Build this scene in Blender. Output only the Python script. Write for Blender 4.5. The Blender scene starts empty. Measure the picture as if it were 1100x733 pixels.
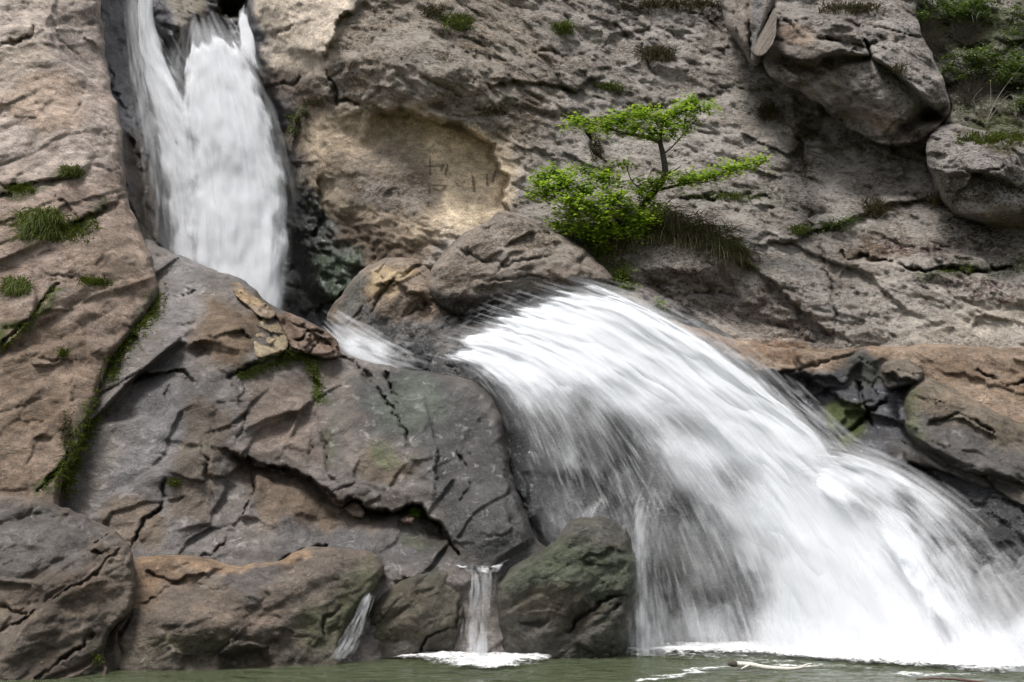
import bpy, math, random
import numpy as np
from mathutils import Vector

rng = np.random.default_rng(7)
random.seed(7)

# ------------------------------------------------------------------ camera, world, light
SC = bpy.context.scene
COL = SC.collection
W, H, F = 1100.0, 733.0, 1328.0
PITCH = math.radians(9.0)
CAMZ = 1.5
cam = bpy.data.cameras.new('camera')
cam.sensor_width = 36.0
cam.lens = F / W * 36.0
cam.clip_start = 0.1
cam.clip_end = 2000.0
camo = bpy.data.objects.new('camera', cam)
camo.location = (0, 0, CAMZ)
camo.rotation_euler = (math.radians(90) + PITCH, 0, 0)
COL.objects.link(camo)
SC.camera = camo

SUN_EL, SUN_AZ = math.radians(66), math.radians(222)   # azimuth clockwise from +Y
world = bpy.data.worlds.new('World')
SC.world = world
world.use_nodes = True
nt = world.node_tree
nt.nodes.clear()
wo = nt.nodes.new('ShaderNodeOutputWorld')
bg = nt.nodes.new('ShaderNodeBackground')
sky = nt.nodes.new('ShaderNodeTexSky')
sky.sky_type = 'NISHITA'
sky.sun_disc = False
sky.sun_elevation = SUN_EL
sky.sun_rotation = SUN_AZ
sky.air_density = 1.0
sky.dust_density = 3.0
hs = nt.nodes.new('ShaderNodeHueSaturation')
hs.inputs['Saturation'].default_value = 0.22
nt.links.new(sky.outputs[0], hs.inputs['Color'])
nt.links.new(hs.outputs[0], bg.inputs[0])
bg.inputs[1].default_value = 0.088
nt.links.new(bg.outputs[0], wo.inputs[0])

sun = bpy.data.lights.new('sun', 'SUN')
sun.energy = 2.0
sun.angle = math.radians(16)
sun.color = (1.0, 0.965, 0.92)
suno = bpy.data.objects.new('sun', sun)
sd_ = Vector((math.sin(SUN_AZ) * math.cos(SUN_EL), math.cos(SUN_AZ) * math.cos(SUN_EL), math.sin(SUN_EL)))
suno.rotation_euler = (-sd_).to_track_quat('-Z', 'Y').to_euler()
suno.location = (0, -5, 30)
COL.objects.link(suno)

SC.view_settings.view_transform = 'Standard'
SC.view_settings.look = 'None'
SC.view_settings.gamma = 1.0
SC.view_settings.exposure = 1.0
SC.view_settings.use_curve_mapping = False
SC.cycles.use_denoising = True
SC.cycles.use_adaptive_sampling = False
SC.cycles.max_bounces = 6
SC.cycles.transparent_max_bounces = 24
SC.cycles.caustics_reflective = False
SC.cycles.caustics_refractive = False

# ------------------------------------------------------------------ helpers: picture rays, noise, distances
CP, SP = math.cos(PITCH), math.sin(PITCH)


def at(px, py, Y):
    """world point on the ray through picture point (px, py) at world depth Y"""
    px, py, Y = np.broadcast_arrays(np.asarray(px, float), np.asarray(py, float), np.asarray(Y, float))
    a = (px - W / 2) / F
    b = (H / 2 - py) / F
    dy = CP - b * SP
    dz = SP + b * CP
    t = Y / dy
    return np.stack([a * t, Y, CAMZ + dz * t], -1)


def Yw(py, z=0.0):
    b = (H / 2 - py) / F
    return (z - CAMZ) / ((SP + b * CP) / (CP - b * SP))


def back(p):
    """picture coordinates of world points"""
    x, y, z = p[..., 0], p[..., 1], p[..., 2] - CAMZ
    f = y * CP + z * SP
    u = -y * SP + z * CP
    return W / 2 + F * x / f, H / 2 - F * u / f


PERM = np.random.default_rng(11).permutation(256)
PERM = np.concatenate([PERM, PERM, PERM]).astype(np.int64)
GR = np.random.default_rng(12).normal(size=(256, 3))
GR /= np.linalg.norm(GR, axis=1)[:, None]


def noise3(p):
    i = np.floor(p).astype(np.int64)
    f = p - i
    u = f * f * f * (f * (f * 6 - 15) + 10)
    i &= 255
    out = 0
    for dx in (0, 1):
        a = PERM[(i[:, 0] + dx) & 255]
        wx = u[:, 0] if dx else 1 - u[:, 0]
        for dy in (0, 1):
            b = PERM[a + ((i[:, 1] + dy) & 255)]
            wy = u[:, 1] if dy else 1 - u[:, 1]
            for dz in (0, 1):
                h = PERM[b + ((i[:, 2] + dz) & 255)]
                g = GR[h]
                wz = u[:, 2] if dz else 1 - u[:, 2]
                d = g[:, 0] * (f[:, 0] - dx) + g[:, 1] * (f[:, 1] - dy) + g[:, 2] * (f[:, 2] - dz)
                out = out + wx * wy * wz * d
    return out


def fbm(p, octv=4, lac=2.03, gain=0.5):
    s, a = 0, 1.0
    for k in range(octv):
        s = s + a * noise3(p + k * 17.3)
        p = p * lac
        a *= gain
    return s


def ridged(p, octv=3, gain=0.5):
    s, a = 0, 1.0
    for k in range(octv):
        s = s + a * (1 - np.minimum(1, np.abs(noise3(p + k * 9.7)) * 2.5))
        p = p * 2.1
        a *= gain
    return s


def cells(q, seed):
    """2D voronoi: returns f1, f2, cell random (n,3), offset to centre (n,2)"""
    i = np.floor(q).astype(np.int64)
    n = len(q)
    f1 = np.full(n, 9.0)
    f2 = np.full(n, 9.0)
    rid = np.zeros(n, np.int64)
    off = np.zeros((n, 2))
    jit = np.random.default_rng(seed).random((256, 2))
    for dx in (-1, 0, 1):
        for dy in (-1, 0, 1):
            c = i + (dx, dy)
            h = PERM[PERM[c[:, 0] & 255] + (c[:, 1] & 255)]
            o = q - (c + jit[h])
            d = np.sqrt((o ** 2).sum(1))
            m = d < f1
            f2 = np.where(m, f1, np.minimum(f2, d))
            f1 = np.where(m, d, f1)
            rid = np.where(m, h, rid)
            off[m] = o[m]
    R = np.random.default_rng(seed + 1).random((256, 3))[rid]
    return f1, f2, R, off


def sstep(a, b, x):
    t = np.clip((x - a) / (b - a + 1e-9), 0, 1)
    return t * t * (3 - 2 * t)


def polydist(px, py, poly):
    """distance to an open polyline, side (+ right hand of travel in picture space), parameter 0..1"""
    poly = np.asarray(poly, float)
    best = np.full(px.shape, 1e9)
    side = np.zeros(px.shape)
    tt = np.zeros(px.shape)
    L = np.sqrt(((poly[1:] - poly[:-1]) ** 2).sum(1))
    cum = np.concatenate([[0], np.cumsum(L)])
    for k in range(len(poly) - 1):
        a, b = poly[k, :2], poly[k + 1, :2]
        e = b - a
        l2 = max((e ** 2).sum(), 1e-9)
        t = np.clip(((px - a[0]) * e[0] + (py - a[1]) * e[1]) / l2, 0, 1)
        dx, dy = px - a[0] - t * e[0], py - a[1] - t * e[1]
        d = dx * dx + dy * dy
        m = d < best
        best = np.where(m, d, best)
        cr = e[0] * (py - a[1]) - e[1] * (px - a[0])
        side = np.where(m, np.sign(cr), side)
        tt = np.where(m, (cum[k] + t * L[k]) / cum[-1], tt)
    return np.sqrt(best), side, tt


def polysd(px, py, poly, nearest=False):
    """signed distance to closed polygon, inside positive"""
    poly = np.asarray(poly, float)
    n = len(poly)
    best = np.full(px.shape, 1e18)
    nx = np.zeros(px.shape)
    ny = np.zeros(px.shape)
    ins = np.zeros(px.shape, bool)
    for k in range(n):
        a, b = poly[k], poly[(k + 1) % n]
        e = b - a
        l2 = max((e ** 2).sum(), 1e-9)
        t = np.clip(((px - a[0]) * e[0] + (py - a[1]) * e[1]) / l2, 0, 1)
        cx, cy = a[0] + t * e[0], a[1] + t * e[1]
        d = (px - cx) ** 2 + (py - cy) ** 2
        m = d < best
        best = np.where(m, d, best)
        if nearest:
            nx = np.where(m, cx, nx)
            ny = np.where(m, cy, ny)
        c = (a[1] > py) != (b[1] > py)
        if abs(e[1]) > 1e-9:
            ins ^= c & (px < (b[0] - a[0]) * (py - a[1]) / e[1] + a[0])
    s = np.sqrt(best)
    s = np.where(ins, s, -s)
    return (s, nx, ny) if nearest else s


def catmull(pts, n, closed=False):
    pts = np.asarray(pts, float)
    if closed:
        P = np.concatenate([pts[-1:], pts, pts[:2]])
    else:
        P = np.concatenate([2 * pts[:1] - pts[1:2], pts, 2 * pts[-1:] - pts[-2:-1]])
    out = []
    m = len(P) - 3
    for k in range(m):
        t = np.linspace(0, 1, n, endpoint=False)[:, None]
        p0, p1, p2, p3 = P[k:k + 4]
        out.append(0.5 * (2 * p1 + (p2 - p0) * t + (2 * p0 - 5 * p1 + 4 * p2 - p3) * t ** 2 + (3 * p1 - p0 - 3 * p2 + p3) * t ** 3))
    out = np.concatenate(out)
    if not closed:
        out = np.concatenate([out, pts[-1:]])
    return out


def resample(line, n):
    L = np.sqrt(((line[1:, :2] - line[:-1, :2]) ** 2).sum(1))
    c = np.concatenate([[0], np.cumsum(L)])
    s = np.linspace(0, c[-1], n)
    return np.stack([np.interp(s, c, line[:, k]) for k in range(line.shape[1])], -1)


class TPS:
    """smooth depth through control points (px, py, Y)"""
    def __init__(self, pts, lam=0.02):
        p = np.asarray(pts, float)
        self.x = p[:, :2] / 100
        n = len(p)
        K = self.k(self.x[:, None] - self.x[None])
        A = np.zeros((n + 3, n + 3))
        A[:n, :n] = K + lam * np.eye(n)
        A[:n, n] = 1
        A[:n, n + 1:] = self.x
        A[n, :n] = 1
        A[n + 1:, :n] = self.x.T
        self.w = np.linalg.solve(A, np.concatenate([p[:, 2], np.zeros(3)]))

    @staticmethod
    def k(d):
        r2 = (d ** 2).sum(-1)
        return 0.5 * r2 * np.log(r2 + 1e-9)

    def __call__(self, px, py):
        px = np.asarray(px, float)
        py = np.asarray(py, float)
        x, y = px / 100, py / 100
        n = len(self.x)
        s = self.w[n] + self.w[n + 1] * x + self.w[n + 2] * y
        for k in range(n):
            r2 = (x - self.x[k, 0]) ** 2 + (y - self.x[k, 1]) ** 2
            s = s + self.w[k] * 0.5 * r2 * np.log(r2 + 1e-9)
        return s


def blend_map(pts, px, py, p=2.5, soft=12.0):
    """normalised inverse-distance map through (px, py, value)"""
    num = 0
    den = 0
    for x, y, v in pts:
        w = 1.0 / ((px - x) ** 2 + (py - y) ** 2 + soft ** 2) ** (p / 2)
        num = num + w * v
        den = den + w
    return num / den


def lin(c):
    c = np.asarray(c, float) / 255.0
    return np.where(c <= 0.04045, c / 12.92, ((c + 0.055) / 1.055) ** 2.4)


# ------------------------------------------------------------------ mesh + scene helpers
def mesh_obj(name, v, faces, mat, parent=None, attrs=None, uv=None, smooth=True, origin=None):
    """faces: int array (n,3) or (n,4)"""
    v = np.asarray(v, float)
    faces = np.asarray(faces, np.int64)
    if origin is None:
        origin = np.array([v[:, 0].mean(), v[:, 1].mean(), v[:, 2].min()])
    org = np.asarray(origin, float)
    me = bpy.data.meshes.new(name)
    me.vertices.add(len(v))
    me.vertices.foreach_set('co', (v - org).astype(np.float32).ravel())
    k = faces.shape[1]
    me.loops.add(faces.size)
    me.polygons.add(len(faces))
    me.loops.foreach_set('vertex_index', faces.astype(np.int32).ravel())
    me.polygons.foreach_set('loop_start', np.arange(0, faces.size, k, dtype=np.int32))
    me.polygons.foreach_set('use_smooth', np.full(len(faces), smooth))
    me.update(calc_edges=True)
    for an, av in (attrs or {}).items():
        av = np.asarray(av, np.float32)
        if av.ndim == 1:
            at_ = me.attributes.new(an, 'FLOAT', 'POINT')
            at_.data.foreach_set('value', av)
        else:
            at_ = me.attributes.new(an, 'FLOAT_COLOR', 'POINT')
            if av.shape[1] == 3:
                av = np.concatenate([av, np.ones((len(av), 1), np.float32)], 1)
            at_.data.foreach_set('color', av.ravel())
    if uv is not None:
        u = me.uv_layers.new(name='UVMap')
        u.data.foreach_set('uv', np.asarray(uv, np.float32)[faces.ravel()].ravel())
    me.materials.append(mat)
    me.validate()
    o = bpy.data.objects.new(name, me)
    COL.objects.link(o)
    o.location = org
    if parent is not None:
        o.parent = parent
        o.location = org - np.array(parent.location)
    return o


def thing(name, label, cat, loc, group=None):
    o = bpy.data.objects.new(name, None)
    o.empty_display_size = 0.3
    COL.objects.link(o)
    o.location = loc
    tag(o, label, cat, group)
    return o


def tag(o, label=None, cat=None, group=None, kind=None):
    if label:
        o['label'] = label
    if cat:
        o['category'] = cat
    if group:
        o['group'] = group
    if kind:
        o['kind'] = kind
    return o


# ------------------------------------------------------------------ materials
class NB:
    """tiny node builder"""
    def __init__(self, name):
        self.m = bpy.data.materials.new(name)
        self.m.use_nodes = True
        self.t = self.m.node_tree
        self.t.nodes.clear()
        self.out = self.t.nodes.new('ShaderNodeOutputMaterial')

    def n(self, typ, ins=None, **props):
        x = self.t.nodes.new(typ)
        for k, v in props.items():
            setattr(x, k, v)
        for k, v in (ins or {}).items():
            self.put(x, k, v)
        return x

    def put(self, x, k, v):
        if isinstance(v, bpy.types.NodeSocket):
            self.t.links.new(v, x.inputs[k])
        else:
            x.inputs[k].default_value = v

    def math(self, op, a, b=0.0, c=None, clamp=False):
        x = self.n('ShaderNodeMath', {0: a, 1: b}, operation=op, use_clamp=clamp)
        if c is not None:
            self.put(x, 2, c)
        return x.outputs[0]

    def ramp(self, v, lo, hi, a=0.0, b=1.0):
        x = self.n('ShaderNodeMapRange', {0: v, 1: lo, 2: hi, 3: a, 4: b}, interpolation_type='SMOOTHSTEP')
        return x.outputs[0]

    def mix(self, f, a, b, mode='MIX'):
        x = self.n('ShaderNodeMix', data_type='RGBA', blend_type=mode)
        self.put(x, 0, f)
        self.put(x, 6, a)
        self.put(x, 7, b)
        return x.outputs[2]

    def noise(self, vec, scale, detail=4.0, rough=0.55, dist=0.0):
        return self.n('ShaderNodeTexNoise', {'Vector': vec, 'Scale': scale, 'Detail': detail, 'Roughness': rough, 'Distortion': dist}).outputs[0]

    def attr(self, name):
        return self.n('ShaderNodeAttribute', attribute_name=name)


def rock_material():
    b = NB('rock')
    tc = b.n('ShaderNodeTexCoord').outputs['Object']
    col = b.attr('Col').outputs['Color']
    aux = b.n('ShaderNodeSeparateColor', {0: b.attr('aux').outputs['Color']})
    wet, pit, moss = aux.outputs[0], aux.outputs[1], aux.outputs[2]
    # tilted, stretched strata coordinates
    mp = b.n('ShaderNodeMapping', {'Vector': tc, 'Rotation': (0.3, math.radians(22), 0.2), 'Scale': (0.78, 1.0, 1.15)}).outputs[0]
    nbig = b.noise(mp, 1.6, 5, 0.6, 0.4)
    nmid = b.noise(mp, 7.0, 6, 0.65, 0.3)
    nfin = b.noise(tc, 38.0, 5, 0.7)
    ngrain = b.noise(tc, 120.0, 2, 0.6)
    # tone variation of the stone
    v = b.ramp(nbig, 0.3, 0.7, 0.72, 1.2)
    v = b.math('MULTIPLY', v, b.ramp(nmid, 0.3, 0.72, 0.66, 1.28))
    v = b.math('MULTIPLY', v, b.ramp(nfin, 0.3, 0.7, 0.70, 1.26))
    v = b.math('MULTIPLY', v, b.ramp(ngrain, 0.32, 0.68, 0.74, 1.20))
    v = b.math('MULTIPLY', v, b.ramp(b.noise(tc, 62.0, 3, 0.7), 0.30, 0.42, 0.62, 1.0))
    c = b.mix(1.0, col, b.n('ShaderNodeCombineColor', {0: v, 1: v, 2: v}).outputs[0], 'MULTIPLY')
    # hairline joints filled with dirt
    for k, (ang, sx, sc_) in enumerate(((35, 0.35, 1.9), (-60, 0.5, 2.6), (10, 0.4, 4.6))):
        hn = b.noise(b.n('ShaderNodeMapping', {'Vector': tc, 'Location': (3.0 * k, 1.0, 2.0), 'Rotation': (0.15, math.radians(ang), 0.2), 'Scale': (sx, 0.7, 1.0)}).outputs[0], sc_, 6, 0.62, 0.5)
        ln = b.ramp(b.math('ABSOLUTE', b.math('SUBTRACT', hn, 0.5)), 0.0, 0.010, 1.0, 0.0)
        ln = b.math('MULTIPLY', ln, b.ramp(b.noise(tc, 1.3 + k, 2, 0.5), 0.48, 0.62))
        ln = b.math('MULTIPLY', ln, b.math('SUBTRACT', 0.75, b.math('MULTIPLY', pit, 0.55)))
        c = b.mix(ln, c, (0.035, 0.028, 0.022, 1))
    # warm iron tint in patches
    warm = b.ramp(b.noise(tc, 2.3, 4, 0.6, 0.6), 0.5, 0.72, 0.0, 0.14)
    c = b.mix(warm, c, b.mix(1.0, c, (1.18, 0.98, 0.80, 1), 'MULTIPLY'))
    # pale crustose lichen and dark pits where the stone is weathered
    vor = b.n('ShaderNodeTexVoronoi', {'Vector': b.n('ShaderNodeVectorMath', {0: mp, 1: b.n('ShaderNodeVectorMath', {0: b.n('ShaderNodeTexNoise', {'Vector': tc, 'Scale': 9.0, 'Detail': 3.0}).outputs[1], 1: (0.16, 0.16, 0.16)}, operation='MULTIPLY').outputs[0]}, operation='ADD').outputs[0], 'Scale': 13.0}, feature='F1')
    vd = vor.outputs['Distance']
    nl = b.noise(mp, 18.0, 6, 0.8, 0.5)
    lich = b.ramp(b.math('ADD', b.math('MULTIPLY', nl, 0.8), b.math('MULTIPLY', nbig, 0.45)), 0.56, 0.66)
    lich = b.math('MULTIPLY', lich, pit)
    c = b.mix(b.math('MULTIPLY', lich, 0.88), c, (0.58, 0.54, 0.50, 1))
    crust = b.ramp(b.math('ADD', nl, b.math('MULTIPLY', b.math('SUBTRACT', vd, 0.45), 0.30)), 0.495, 0.37)
    crust = b.math('MULTIPLY', crust, pit)
    c = b.mix(b.math('MULTIPLY', crust, 0.58), c, (0.045, 0.037, 0.03, 1))
    # mosaic of small weathered blocks with open joints
    wv = b.n('ShaderNodeVectorMath', {0: b.n('ShaderNodeVectorMath', {0: b.n('ShaderNodeTexNoise', {'Vector': tc, 'Scale': 5.0, 'Detail': 5.0, 'Roughness': 0.65}).outputs[1], 1: (0.5, 0.5, 0.5)}, operation='SUBTRACT').outputs[0], 1: (0.30, 0.30, 0.30)}, operation='MULTIPLY').outputs[0]
    mv = b.n('ShaderNodeMapping', {'Vector': b.n('ShaderNodeVectorMath', {0: tc, 1: wv}, operation='ADD').outputs[0], 'Rotation': (0.3, math.radians(28), 0.1), 'Scale': (0.62, 1.0, 1.25)}).outputs[0]
    ve1 = b.n('ShaderNodeTexVoronoi', {'Vector': mv, 'Scale': 7.5}, feature='DISTANCE_TO_EDGE').outputs['Distance']
    ve2 = b.n('ShaderNodeTexVoronoi', {'Vector': mv, 'Scale': 16.0}, feature='DISTANCE_TO_EDGE').outputs['Distance']
    mmask = b.math('MULTIPLY', b.ramp(b.noise(mp, 2.2, 4, 0.65), 0.42, 0.58), pit)
    jw = b.math('MULTIPLY', b.ramp(nmid, 0.3, 0.7, 0.3, 1.0), mmask)
    joint = b.math('MAXIMUM', b.math('MULTIPLY', b.ramp(ve1, 0.012, 0.10, 1.0, 0.0), jw), b.math('MULTIPLY', b.ramp(ve2, 0.01, 0.12, 0.75, 0.0), jw))
    c = b.mix(b.math('MULTIPLY', joint, 0.62), c, (0.05, 0.042, 0.034, 1))
    # moss film
    mossn = b.math('MULTIPLY', b.ramp(b.math('ADD', b.noise(tc, 14.0, 5, 0.7), b.math('MULTIPLY', moss, 0.7)), 0.62, 0.92), moss, clamp=True)
    c = b.mix(mossn, c, b.mix(nfin, (0.028, 0.045, 0.008, 1), (0.10, 0.135, 0.02, 1)))
    # heights for bump
    lines = b.noise(b.n('ShaderNodeMapping', {'Vector': tc, 'Rotation': (0.4, math.radians(35), 0.3), 'Scale': (0.85, 1, 1.15)}).outputs[0], 3.6, 8, 0.72, 0.6)
    lines = b.math('ABSOLUTE', b.math('SUBTRACT', lines, 0.5))
    lines = b.math('MINIMUM', lines, 0.10)
    h = b.math('MULTIPLY', nmid, 0.035)
    h = b.math('ADD', h, b.math('MULTIPLY', lines, 0.22))
    h = b.math('ADD', h, b.math('MULTIPLY', nfin, 0.020))
    h = b.math('ADD', h, b.math('MULTIPLY', ngrain, 0.005))
    hp = b.math('SUBTRACT', b.math('MULTIPLY', nl, 0.11), b.math('MULTIPLY', vd, 0.03))
    h = b.math('ADD', h, b.math('MULTIPLY', hp, pit))
    h = b.math('SUBTRACT', h, b.math('MULTIPLY', joint, 0.045))
    h = b.math('MULTIPLY', h, b.math('ADD', 0.42, b.math('MULTIPLY', pit, 0.65)))
    bump = b.n('ShaderNodeBump', {'Strength': 1.0, 'Distance': 1.0, 'Height': h})
    wetn = b.math('MULTIPLY', wet, b.ramp(nmid, 0.25, 0.6, 0.6, 1.0))
    rough = b.math('SUBTRACT', 0.86, b.math('MULTIPLY', wetn, 0.62))
    spec = b.math('ADD', 0.2, b.math('MULTIPLY', wetn, 0.6))
    p = b.n('ShaderNodeBsdfPrincipled', {'Base Color': c, 'Roughness': rough, 'Specular IOR Level': spec, 'Normal': bump.outputs[0]})
    b.t.links.new(p.outputs[0], b.out.inputs[0])
    return b.m


def waterfall_material(name='falling_water', fine=1.0):
    b = NB(name)
    uv = b.n('ShaderNodeUVMap').outputs[0]
    dens = b.attr('dens').outputs['Fac']
    m1 = b.n('ShaderNodeMapping', {'Vector': uv, 'Scale': (19.0 * fine, 1.0, 1)}).outputs[0]
    m2 = b.n('ShaderNodeMapping', {'Vector': uv, 'Scale': (5.5 * fine, 0.9, 1)}).outputs[0]
    m3 = b.n('ShaderNodeMapping', {'Vector': uv, 'Scale': (1.8 * fine, 1.1, 1)}).outputs[0]
    n1 = b.noise(m1, 1.0, 3, 0.6, 0.15)
    n2 = b.noise(m2, 1.0, 3, 0.55, 0.3)
    n3 = b.noise(m3, 1.0, 3, 0.55, 0.6)
    s = b.math('ADD', b.math('MULTIPLY', n1, 0.22), b.math('ADD', b.math('MULTIPLY', n2, 0.34), b.math('MULTIPLY', n3, 0.44)))
    # dens 0 -> nothing, 1 -> solid
    lo = b.math('SUBTRACT', b.math('SUBTRACT', 0.68, b.math('MULTIPLY', dens, 0.52)), b.math('MULTIPLY', b.math('MAXIMUM', 0.0, b.math('SUBTRACT', dens, 0.55)), 0.65))
    d = b.math('SUBTRACT', s, lo)
    al = b.ramp(d, -0.01, 0.36)
    al = b.math('MULTIPLY', al, b.ramp(dens, 0.0, 0.25))
    p = b.n('ShaderNodeBsdfDiffuse', {'Color': (0.85, 0.865, 0.89, 1), 'Roughness': 0.5})
    t = b.n('ShaderNodeBsdfTranslucent', {'Color': (0.85, 0.865, 0.89, 1)})
    ms = b.n('ShaderNodeMixShader', {0: 0.35, 1: p.outputs[0], 2: t.outputs[0]})
    tr = b.n('ShaderNodeBsdfTransparent')
    mx = b.n('ShaderNodeMixShader', {0: al, 1: tr.outputs[0], 2: ms.outputs[0]})
    b.t.links.new(mx.outputs[0], b.out.inputs[0])
    return b.m


def spray_material():
    b = NB('spray')
    a = b.attr('dens').outputs['Fac']
    p = b.n('ShaderNodeBsdfDiffuse', {'Color': (0.88, 0.89, 0.91, 1)})
    t = b.n('ShaderNodeBsdfTranslucent', {'Color': (0.88, 0.89, 0.91, 1)})
    ms = b.n('ShaderNodeMixShader', {0: 0.4, 1: p.outputs[0], 2: t.outputs[0]})
    tr = b.n('ShaderNodeBsdfTransparent')
    mx = b.n('ShaderNodeMixShader', {0: a, 1: tr.outputs[0], 2: ms.outputs[0]})
    b.t.links.new(mx.outputs[0], b.out.inputs[0])
    return b.m


def foam_material():
    b = NB('foam')
    tc = b.n('ShaderNodeTexCoord').outputs['Object']
    dens = b.attr('dens').outputs['Fac']
    n = b.noise(b.n('ShaderNodeMapping', {'Vector': tc, 'Scale': (1, 0.6, 1)}).outputs[0], 9.0, 6, 0.7, 0.6)
    n = b.math('ADD', b.math('MULTIPLY', n, 0.65), b.math('MULTIPLY', b.noise(tc, 34.0, 4, 0.7), 0.35))
    al = b.ramp(b.math('ADD', b.math('MULTIPLY', b.math('SUBTRACT', n, 0.5), 2.4), dens), 0.28, 1.0)
    al = b.math('MULTIPLY', al, b.ramp(dens, 0.0, 0.2))
    p = b.n('ShaderNodeBsdfDiffuse', {'Color': (0.85, 0.86, 0.86, 1)})
    tr = b.n('ShaderNodeBsdfTransparent')
    mx = b.n('ShaderNodeMixShader', {0: al, 1: tr.outputs[0], 2: p.outputs[0]})
    b.t.links.new(mx.outputs[0], b.out.inputs[0])
    return b.m


def pool_material():
    b = NB('pool_water')
    tc = b.n('ShaderNodeTexCoord').outputs['Object']
    n1 = b.noise(b.n('ShaderNodeMapping', {'Vector': tc, 'Scale': (1, 1.7, 1)}).outputs[0], 2.2, 4, 0.55, 0.4)
    n2 = b.noise(b.n('ShaderNodeMapping', {'Vector': tc, 'Scale': (1, 2.0, 1)}).outputs[0], 9.0, 4, 0.6, 0.5)
    h = b.math('ADD', b.math('MULTIPLY', n1, 0.36), b.math('MULTIPLY', n2, 0.12))
    bump = b.n('ShaderNodeBump', {'Strength': 1.0, 'Distance': 1.0, 'Height': h})
    c = b.mix(b.noise(tc, 0.6, 4, 0.6), (0.042, 0.056, 0.024, 1), (0.095, 0.112, 0.056, 1))
    p = b.n('ShaderNodeBsdfPrincipled', {'Base Color': c, 'Roughness': 0.07, 'IOR': 1.33, 'Normal': bump.outputs[0]})
    b.t.links.new(p.outputs[0], b.out.inputs[0])
    return b.m


def leaf_material(name, c1, c2, trans=0.35):
    b = NB(name)
    var = b.attr('var').outputs['Fac']
    c = b.mix(var, (*c1, 1), (*c2, 1))
    p = b.n('ShaderNodeBsdfPrincipled', {'Base Color': c, 'Roughness': 0.6, 'Specular IOR Level': 0.25})
    t = b.n('ShaderNodeBsdfTranslucent', {'Color': c})
    mx = b.n('ShaderNodeMixShader', {0: trans, 1: p.outputs[0], 2: t.outputs[0]})
    b.t.links.new(mx.outputs[0], b.out.inputs[0])
    return b.m


def bark_material(name, c1, c2):
    b = NB(name)
    tc = b.n('ShaderNodeTexCoord').outputs['Object']
    n = b.noise(tc, 30.0, 5, 0.65)
    c = b.mix(b.ramp(n, 0.3, 0.7), (*c1, 1), (*c2, 1))
    bump = b.n('ShaderNodeBump', {'Strength': 0.6, 'Distance': 0.02, 'Height': n})
    p = b.n('ShaderNodeBsdfPrincipled', {'Base Color': c, 'Roughness': 0.9, 'Normal': bump.outputs[0]})
    b.t.links.new(p.outputs[0], b.out.inputs[0])
    return b.m


M_ROCK = rock_material()
M_FALL = waterfall_material()
M_SPRAY = spray_material()
M_FOAM = foam_material()
M_POOL = pool_material()
M_LEAF = leaf_material('fresh_leaves', (0.10, 0.20, 0.010), (0.38, 0.52, 0.045), 0.5)
M_LEAF2 = leaf_material('dull_leaves', (0.035, 0.065, 0.012), (0.13, 0.19, 0.03), 0.3)
M_GREY = leaf_material('grey_twigs', (0.06, 0.052, 0.04), (0.16, 0.14, 0.11), 0.1)
M_GRASS = leaf_material('grass_blades', (0.05, 0.075, 0.012), (0.16, 0.19, 0.04), 0.3)
M_DRY = leaf_material('dry_grass', (0.04, 0.034, 0.016), (0.13, 0.115, 0.055), 0.2)
M_MOSS = leaf_material('moss_fronds', (0.035, 0.05, 0.006), (0.15, 0.19, 0.02), 0.25)
M_BARK = bark_material('dark_bark', (0.03, 0.025, 0.02), (0.09, 0.075, 0.06))
M_TWIG = bark_material('pale_twig', (0.09, 0.08, 0.06), (0.22, 0.20, 0.16))

# ------------------------------------------------------------------ rock builder
ROCKS = {}


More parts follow.
